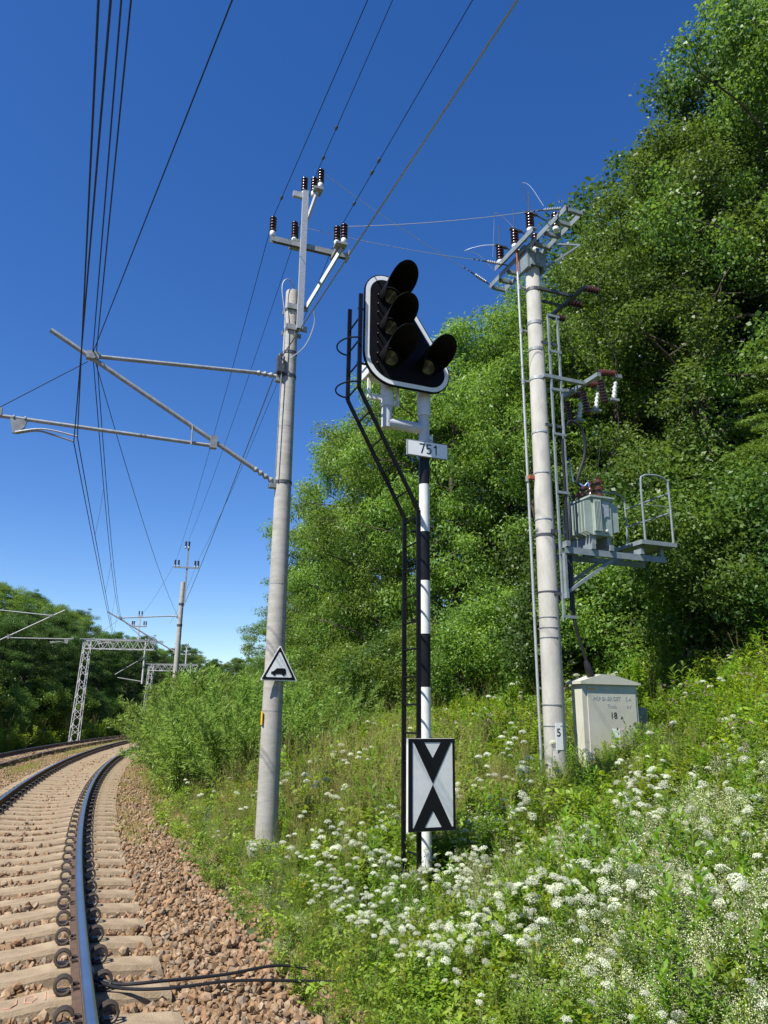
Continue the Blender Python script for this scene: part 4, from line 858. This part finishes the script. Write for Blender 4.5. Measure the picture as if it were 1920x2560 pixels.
# ---- spruce at the wood edge
def spruce(seed, H, rad):
    r = np.random.default_rng(seed); w = MB(); w.tube([(0, 0, -.3), (0, 0, H * .5), (0, 0, H)], [.09, .05, .01], 7); P = []; A = []
    for b in range(70):
        t = .46 + .52 * (b + r.random()) / 70; z = t * H; az = b * 2.4 + r.normal(0, .3); L = (rad * (1 - t) ** .8 * 1.5 + .12) * r.uniform(.75, 1.15); ris = r.uniform(-.05, .3)
        pts = [Vector((math.cos(az) * L * q, math.sin(az) * L * q, z + L * (ris * q - .4 * q * q + .16 * q ** 3))) for q in np.linspace(0, 1, 5)]
        w.tube(pts, [.016, .012, .009, .006, .003], 4, cap=False)
        n = int(40 + 190 * L); q = r.random(n) ** .7; i = np.minimum((q * 4).astype(int), 3); f = q * 4 - i
        pa = np.array([tuple(p) for p in pts]); base = pa[i] * (1 - f[:, None]) + pa[i + 1] * f[:, None]
        side = np.where(r.random(n) < .5, 1, -1); sd = np.array([-math.sin(az), math.cos(az), 0]); ax = np.array([math.cos(az), math.sin(az), -.1])
        ln = r.random(n) * L * .42 * (1.1 - q); P.append(base + (sd * side[:, None] * .8 + ax * .6) * ln[:, None] - np.array([0, 0, .35]) * ln[:, None]); A.append(nrm(sd * side[:, None] * .7 + ax * .8 + r.normal(0, .35, (n, 3))))
    P = np.concatenate(P); A = np.concatenate(A); k = 3; P = np.repeat(P, k, 0) + r.normal(0, .012, (len(P) * k, 3)); A = nrm(np.repeat(A, k, 0) + r.normal(0, .45, (len(P), 3)))
    N = rdir(r, len(P), .5); l = np.full(len(P), .065); vb = VB().add(diamonds(P, A, N, l, l * .2))
    return w.mesh('trunk', 'bark'), vb.mesh('needles', ['needle'])
sprt, sprn = spruce(5, 7.0, 1.6)
for x, y, sc in ((7.55, 11.9, 1.0),):
    o = thing('spruce_tree', 'light green spruce at the wood edge beside the tall leafy trees', 'tree', (x, y, float(terr(x, y))), rt.uniform(0, 6)); o.scale = (sc,) * 3
    link('trunk', sprt, o); link('crown', sprn, o)

# ---- meadow plants
def herb_tall(seed, n=44, H=.72, l=.095, w=.017, m='herb'):
    r = np.random.default_rng(seed); v = VB()
    for k in range(3):
        top = Vector((r.normal(0, .07), r.normal(0, .07), H * r.uniform(.75, 1.05))); b0 = Vector((r.normal(0, .04), r.normal(0, .04), -.03)); v.tube([b0, b0.lerp(top, .5) + Vector((r.normal(0, .01), 0, 0)), top], [.0045, .0035, .0015], 4, 1)
        q = np.linspace(.18, 1, n); az = np.arange(n) * 2.4 + k; P = np.array(b0) + (np.array(top) - np.array(b0)) * q[:, None]
        el = .35 + .7 * q ** 3; D = np.stack([np.cos(az) * np.cos(el), np.sin(az) * np.cos(el), np.sin(el)], 1); N = nrm(np.stack([-np.cos(az) * np.sin(el), -np.sin(az) * np.sin(el), np.cos(el)], 1) + r.normal(0, .2, (n, 3)))
        ll = l * (1.1 - .65 * np.abs(q - .55)) * r.uniform(.8, 1.2, n); v.add(ribbons(P, D, N, ll, np.full(n, w) * r.uniform(.8, 1.2, n), droop=.35))
    return v.mesh('herb', [m, 'stem'])
def herb_broad(seed, n=60, H=.42, l=.065, w=.042, m='herb2'):
    r = np.random.default_rng(seed); v = VB(); P = r.normal(0, .13, (n, 3)); P[:, 2] = H * r.random(n) ** .6
    az = r.uniform(0, 6.28, n); el = r.normal(.15, .4, n); D = np.stack([np.cos(az) * np.cos(el), np.sin(az) * np.cos(el), np.sin(el)], 1)
    v.add(ribbons(P, D, rdir(r, n, 2.2), l * r.uniform(.6, 1.3, n), w * r.uniform(.6, 1.2, n), (.2, 1., .75, .05), .25))
    for k in range(10): v.tube([(0, 0, -.03), tuple(P[k] * .6), tuple(P[k])], [.003, .0025, .0015], 3, 1)
    return v.mesh('herb', [m, 'stem'])
def herb_fine(seed, n=260, H=.38, m='herb', petals=0, pm='pinkp'):
    r = np.random.default_rng(seed); v = VB(); P = r.normal(0, .13, (n, 3)); P[:, 2] = H * r.random(n) ** .7
    v.add(diamonds(P, rdir(r, n, .2), rdir(r, n, 1.2), r.uniform(.018, .034, n), r.uniform(.008, .014, n)))
    for k in range(petals):
        c = np.array([r.normal(0, .1), r.normal(0, .1), H * r.uniform(.95, 1.25)]); q = 26; d = rdir(r, q, .4); v.add(diamonds(c + d * .007, d, rdir(r, q), r.uniform(.010, .017, q), r.uniform(.006, .009, q)), 2)
        v.tube([(c[0] * .4, c[1] * .4, 0), tuple(c)], .0015, 3, 1)
    return v.mesh('herb', [m, 'stem', pm])
def grass_tuft(seed, n=46, H=.5, m='grass', w=.006, seedh=0, spread=.3):
    r = np.random.default_rng(seed); v = VB(); P = r.normal(0, .045, (n, 3)); P[:, 2] = -.02; az = r.uniform(0, 6.28, n); tl = np.abs(r.normal(0, spread, n))
    D = nrm(np.stack([np.cos(az) * tl, np.sin(az) * tl, np.ones(n)], 1)); N = np.stack([np.cos(az), np.sin(az), np.zeros(n)], 1) + r.normal(0, .5, (n, 3))
    v.add(ribbons(P, D, nrm(N), H * r.uniform(.45, 1.1, n), np.full(n, w), (1, .9, .65, .05), .25))
    for k in range(seedh):
        t = np.array([r.normal(0, .12), r.normal(0, .12), H * r.uniform(1.05, 1.45)]); v.tube([(0, 0, 0), tuple(t * np.array([.4, .4, .6])), tuple(t)], .0014, 3, 1)
        q = 22; f = r.uniform(.78, 1.02, q); v.add(diamonds(t * f[:, None] + r.normal(0, .008, (q, 3)), rdir(r, q, .8), rdir(r, q), np.full(q, .014), np.full(q, .004)), 1)
    return v.mesh('grass', [m, 'straw'])
def froth(seed, n=420, H=.62):
    r = np.random.default_rng(seed); v = VB()
    for k in range(5):
        top = np.array([r.normal(0, .13), r.normal(0, .13), H * r.uniform(.75, 1.1)]); v.tube([(r.normal(0, .03), r.normal(0, .03), 0), tuple(top * np.array([.6, .6, .55])), tuple(top)], [.002, .0018, .001], 3, 1)
        q = n // 5; f = 1 - .5 * r.random(q) ** 1.3; wd = .018 + .075 * (1.02 - f) * 1.4
        c = top * f[:, None] * np.array([1, 1, 1.]) + r.normal(0, 1, (q, 3)) * wd[:, None]
        v.add(diamonds(c, rdir(r, q), rdir(r, q, 1.0), r.uniform(.007, .0125, q), r.uniform(.006, .010, q), 0), 0)
        m = 60; g = r.uniform(.05, .9, m); a = r.uniform(0, 6.28, m); D = np.stack([np.cos(a), np.sin(a), np.full(m, .3)], 1); v.add(diamonds(top * g[:, None] * np.array([.8, .8, 1]), nrm(D), rdir(r, m, 1), np.full(m, .022), np.full(m, .005)), 2)
    return v.mesh('froth', ['cream', 'stem', 'herb2'])
def umbel_head(seed, Rr_=.05):
    r = np.random.default_rng(seed); v = VB(); n = 24
    for i in range(n):
        t = (i + .5) / n; a = i * 2.4; th = math.acos(1 - t * .78); c = np.array([math.sin(th) * math.cos(a), math.sin(th) * math.sin(a), math.cos(th) * .8]) * Rr_ * r.uniform(.9, 1.08)
        q = 13; d = rdir(r, q, .9); ou = nrm(c + np.array([0, 0, Rr_ * .2])); v.add(diamonds(c + d * .0085, nrm(d + rdir(r, q) * .6), nrm(ou + d * .8), np.full(q, .0105) * r.uniform(.8, 1.2, q), np.full(q, .008), 0))
        v.add(diamonds(np.array([[0, 0, -Rr_ * .45]]), nrm((c + np.array([0, 0, Rr_ * .45]))[None]), np.array([[.3, .4, .8]]), np.array([np.linalg.norm(c + np.array([0, 0, Rr_ * .45]))]), np.array([.002])), 1)
    return v.mesh('flower_head', ['petal', 'stem'])
HEADS = [umbel_head(300 + i, (.052, .045, .06)[i % 3]) for i in range(4)]
def umbel_stem(seed, tops):
    v = VB(); r = np.random.default_rng(seed); b = Vector((0, 0, -.03)); j = Vector((.01, .0, .33))
    v.tube([b, j], [.004, .0035], 4, 0)
    for t in tops: v.tube([j, j.lerp(Vector(t), .5) + Vector((0, 0, .03)), Vector(t) - Vector((0, 0, .02))], [.003, .0025, .002], 4, 0)
    return v.mesh('stem', ['stem'])
def umbel_leaf(seed):
    r = np.random.default_rng(seed); v = VB()
    for k in range(4):
        a = k * 1.6 + r.normal(0, .3); o = np.array([0, 0, .08 + .06 * k]); d = np.array([math.cos(a), math.sin(a), .55]); n = 9; t = np.linspace(.35, 1, n); sgn = np.where(np.arange(n) % 2, 1, -1)
        P = o + d * (.2 * t)[:, None]; s = np.stack([-math.sin(a) * sgn, math.cos(a) * sgn, np.zeros(n)], 1); D = nrm(s * .8 + d * .6); v.add(ribbons(P, D, np.tile([0, 0, 1.], (n, 1)) + r.normal(0, .15, (n, 3)), np.full(n, .06), np.full(n, .03), (.3, 1, .7, .05), .3)); v.tube([tuple(o), tuple(o + d * .2)], .002, 3, 0)
    return v.mesh('foliage', ['herb', 'stem'])
TOPS = [[(.02, .01, .62)], [(.03, .02, .66), (-.09, .05, .56)], [(.0, .03, .7), (.11, -.04, .6), (-.08, -.09, .54)], [(.04, 0, .58), (-.07, .08, .62)]]
USTEM = [umbel_stem(i, TOPS[i]) for i in range(4)]; ULEAF = [umbel_leaf(40 + i) for i in range(3)]
def umbel_joined(i):
    b = bmesh.new()
    for me, off in [(USTEM[i], (0, 0, 0)), (ULEAF[i % 3], (0, 0, 0))] + [(HEADS[(i + k) % 4], t) for k, t in enumerate(TOPS[i])]:
        t_ = bpy.data.meshes.new('tmp'); t_ = me.copy(); t_.transform(Matrix.Translation(off)); n0 = len(b.faces); b.from_mesh(t_)
        b.faces.ensure_lookup_table(); nm = [m.name for m in me.materials]
        for f in b.faces[n0:]: f.material_index = {'white petals': 0, 'green stem': 1, 'herb leaf': 2}[nm[f.material_index]]
        bpy.data.meshes.remove(t_)
    o = bpy.data.meshes.new('umbel'); b.to_mesh(o); b.free()
    for q in ('petal', 'stem', 'herb'): o.materials.append(M[q])
    return o
rv = np.random.default_rng(99)
def meadow(n, r0, r1, umin=1.75, umax=30, a0=-42, a1=50):
    r = np.exp(rv.uniform(math.log(r0), math.log(r1), n)); a = np.radians(rv.uniform(a0, a1, n)); X = r * np.sin(a); Y = r * np.cos(a); s, u = su(X, Y); k = (u > umin - 1.75 + np.interp(s, [-72, -62, -52, -38], [1.66, 1.42, 1.22, 1.0]) + .12 * vnoise(X * 2, Y * 2)) & (u < umax); return X[k], Y[k], u[k], r[k]
PROT = [herb_tall(1, 40, .68, .11, .022), herb_tall(2, 34, .58, .105, .028, 'herb2'), herb_tall(3, 28, .74, .15, .034), herb_broad(4, 56, .42, .08, .052), herb_broad(5, 66, .36, .065, .044, 'herb'), herb_fine(6, 200, .36), herb_fine(7, 220, .42, 'herb2'), grass_tuft(8), grass_tuft(9, 40, .65, 'grass', .006, 3), grass_tuft(10, 40, .6, 'straw', .004, 5), froth(11), froth(12, 500, .7), herb_fine(13, 240, .42, 'herb', 7), herb_fine(14, 240, .3, 'herb2', 8, 'yellowp'), grass_tuft(15, 50, .28, 'grass', .006, 0, .5)]
def pick(X, Y, u, r):
    n1 = vnoise(X * .9 + 3, Y * .9); n2 = vnoise(X * .7 - 5, Y * .8 + 9); W = np.zeros((len(X), len(PROT)))
    W[:, 0] = 1.2 + n1; W[:, 1] = 1.0 - n1 * .6; W[:, 2] = .45 + .4 * n2; W[:, 3] = 1.9; W[:, 4] = 1.9; W[:, 5] = .9; W[:, 6] = .8; W[:, 7] = .7; W[:, 8] = .45
    dry = np.clip(1.5 - np.abs(u - 3.9) / 2.2, 0, 1) * np.clip((Y - 8.4) / 2.5, 0, 1) * (Y < 19); W[:, 9] = .12 + 5.5 * dry; W[:, 8] += 2.2 * dry
    fr = np.clip((n2 + .5) * 1.4, 0, 2) * np.clip((10 - r) / 4, 0, 1); W[:, 10] = 1.6 * fr; W[:, 11] = 1.4 * fr
    W[:, 12] = .25 * np.clip(u - 5.0, 0, 2.5); W[:, 13] = .35 * (u < 3.2)
    edge = (u < 2.5); W[edge, :3] *= .35; W[edge, 14] = 4.; W[edge, 7] = 3; W[edge, 10:12] *= .15
    W = np.clip(W, 0, None); W /= W.sum(1, keepdims=True); c = W.cumsum(1); return np.minimum((rv.random(len(X))[:, None] > c).sum(1), len(PROT) - 1)
X, Y, u, r = meadow(26000, 2.6, 34)
idx = pick(X, Y, u, r); scl = rv.uniform(.7, 1.2, len(X)) * np.interp(r, [4, 10, 30], [.8, 1.0, 1.7]) * np.interp(u, [1.7, 2.6, 3.4], [.5, .7, 1.])
rot = np.stack([rv.normal(0, .12, len(X)), rv.normal(0, .12, len(X)), rv.uniform(0, 6.28, len(X))], 1)
clear = (np.hypot(X - SG[0], Y - SG[1]) > .12) & (np.hypot(X - P1[0], Y - P1[1]) > .25)
for (ax_, ay_) in ((SG[0], SG[1]),): scl = np.where((np.hypot(X - ax_, Y - ay_) < 1.1) & (Y < ay_), scl * .65, scl)
scl = scl * np.where(np.hypot(X - 2.9, Y - 11.0) < 1.6, .6, 1.) * np.interp(u, [3, 5], [1, .88])
X, Y, u, r, idx, scl, rot = [a[clear] for a in (X, Y, u, r, idx, scl, rot)]
scatter('meadow_plants', 'mixed green herbs, bedstraw and grasses covering the verge', 'meadow', np.stack([X, Y, terr(X, Y)], 1), rot, scl, idx, PROT)
# low plants on the dark bank and the far verge
n = 5000; s = rv.uniform(-52, 40, n); ub = rv.uniform(-16, -8.0, n); t = s / RR; X = C[0] - (RR - ub) * np.cos(t); Y = C[1] + (RR - ub) * np.sin(t); k = Y > 14; X, Y = X[k], Y[k]; n = len(X)
scatter('bank_plants', 'shaded low plants on the bank across the tracks', 'undergrowth', np.stack([X, Y, terr(X, Y)], 1), np.stack([np.zeros(n), np.zeros(n), rv.uniform(0, 6.28, n)], 1), rv.uniform(1.2, 2.4, n), rv.choice([0, 1, 3, 4, 8], n), PROT)
# dry tufts on the ballast and between the tracks
n = 420; s = np.concatenate([rv.uniform(-62, -32, n), rv.uniform(-60, -20, n * 2)]); ub = np.concatenate([np.interp(rv.random(n), [0, 1], [.62, 1.65]), rv.normal(-2.7, .28, n * 2)]); t = s / RR; X = C[0] - (RR - ub) * np.cos(t); Y = C[1] + (RR - ub) * np.sin(t); n = len(X)
dens = vnoise(X * 1.5, Y * 1.3) > -.05; X, Y = X[dens], Y[dens]; n = len(X)
WP = [grass_tuft(31, 26, .22, 'straw', .004, 1, .45), grass_tuft(32, 22, .2, 'grass', .005, 0, .5), herb_fine(33, 60, .12, 'herb2')]
scatter('track_weeds', 'thin dry grass tufts growing in the ballast', 'weeds', np.stack([X, Y, terr(X, Y)], 1), np.stack([np.zeros(n), np.zeros(n), rv.uniform(0, 6.28, n)], 1), rv.uniform(.7, 1.6, n), rv.choice([0, 0, 0, 1, 2], n), WP)
# white umbels: the ones that show largest as plants of their own, the rest as a mass
X, Y, u, r = meadow(3400, 3.6, 20, 2.15, 12, -25, 32)
den = np.clip(vnoise(X * 1.6 + 1, Y * 1.4 + 4) * 1.4, 0, 1); pr = np.exp(-((np.hypot(X - .5, Y - 7.6)) / 2.3) ** 2) * 1.05 + .28 * den + .03; k = rv.random(len(X)) < pr; X, Y, u, r = X[k], Y[k], u[k], r[k]
Zg = terr(X, Y); far_sc = rv.uniform(.5, .92, len(X)) * np.interp(u, [1.9, 3], [.75, 1.]) * np.where(np.hypot(X - .3, Y - 7.2) < 1.5, .8, 1.)
vx, vy, vd = view(np.stack([X, Y, Zg + .6], 1)); ok = (vx > 0) & (vx < 1920) & (vy < 2560) & (vd > .5) & (np.hypot(X - SG[0], Y - SG[1]) > .1)
score = np.where(ok, far_sc / np.maximum(vd, .5), 0); order = np.argsort(-score); near = [i for i in order[:290] if score[i] > 0]; rest = order[len(near):]
for i in near:
    kx = int(rv.integers(4)); o = thing('umbel_plant', 'white domed umbel flowers on slim green stems in the meadow', 'wildflower', (X[i], Y[i], Zg[i]), rv.uniform(0, 6.28), 'white umbel flowers in the meadow')
    o.scale = (far_sc[i],) * 3; o.rotation_euler.x = rv.normal(0, .08)
    link('stem', USTEM[kx], o); link('foliage', ULEAF[kx % 3], o)
    for q, t in enumerate(TOPS[kx]):
        h_ = link('flower_head', HEADS[(kx + q) % 4], o); h_.location = t; h_.rotation_euler = (rv.normal(0, .32), rv.normal(0, .32), rv.uniform(0, 6)); h_.scale = (rv.uniform(.55, 1.1),) * 3
UJ = [umbel_joined(i) for i in range(4)]; n = len(rest)
scatter('umbel_flower_mass', 'farther white umbel flowers scattered over the verge', 'wildflowers', np.stack([X[rest], Y[rest], Zg[rest]], 1), np.stack([np.zeros(n), np.zeros(n), rv.uniform(0, 6.28, n)], 1), far_sc[rest] * np.interp(r[rest], [8, 20], [1, 1.3]), rv.integers(0, 4, n), UJ)
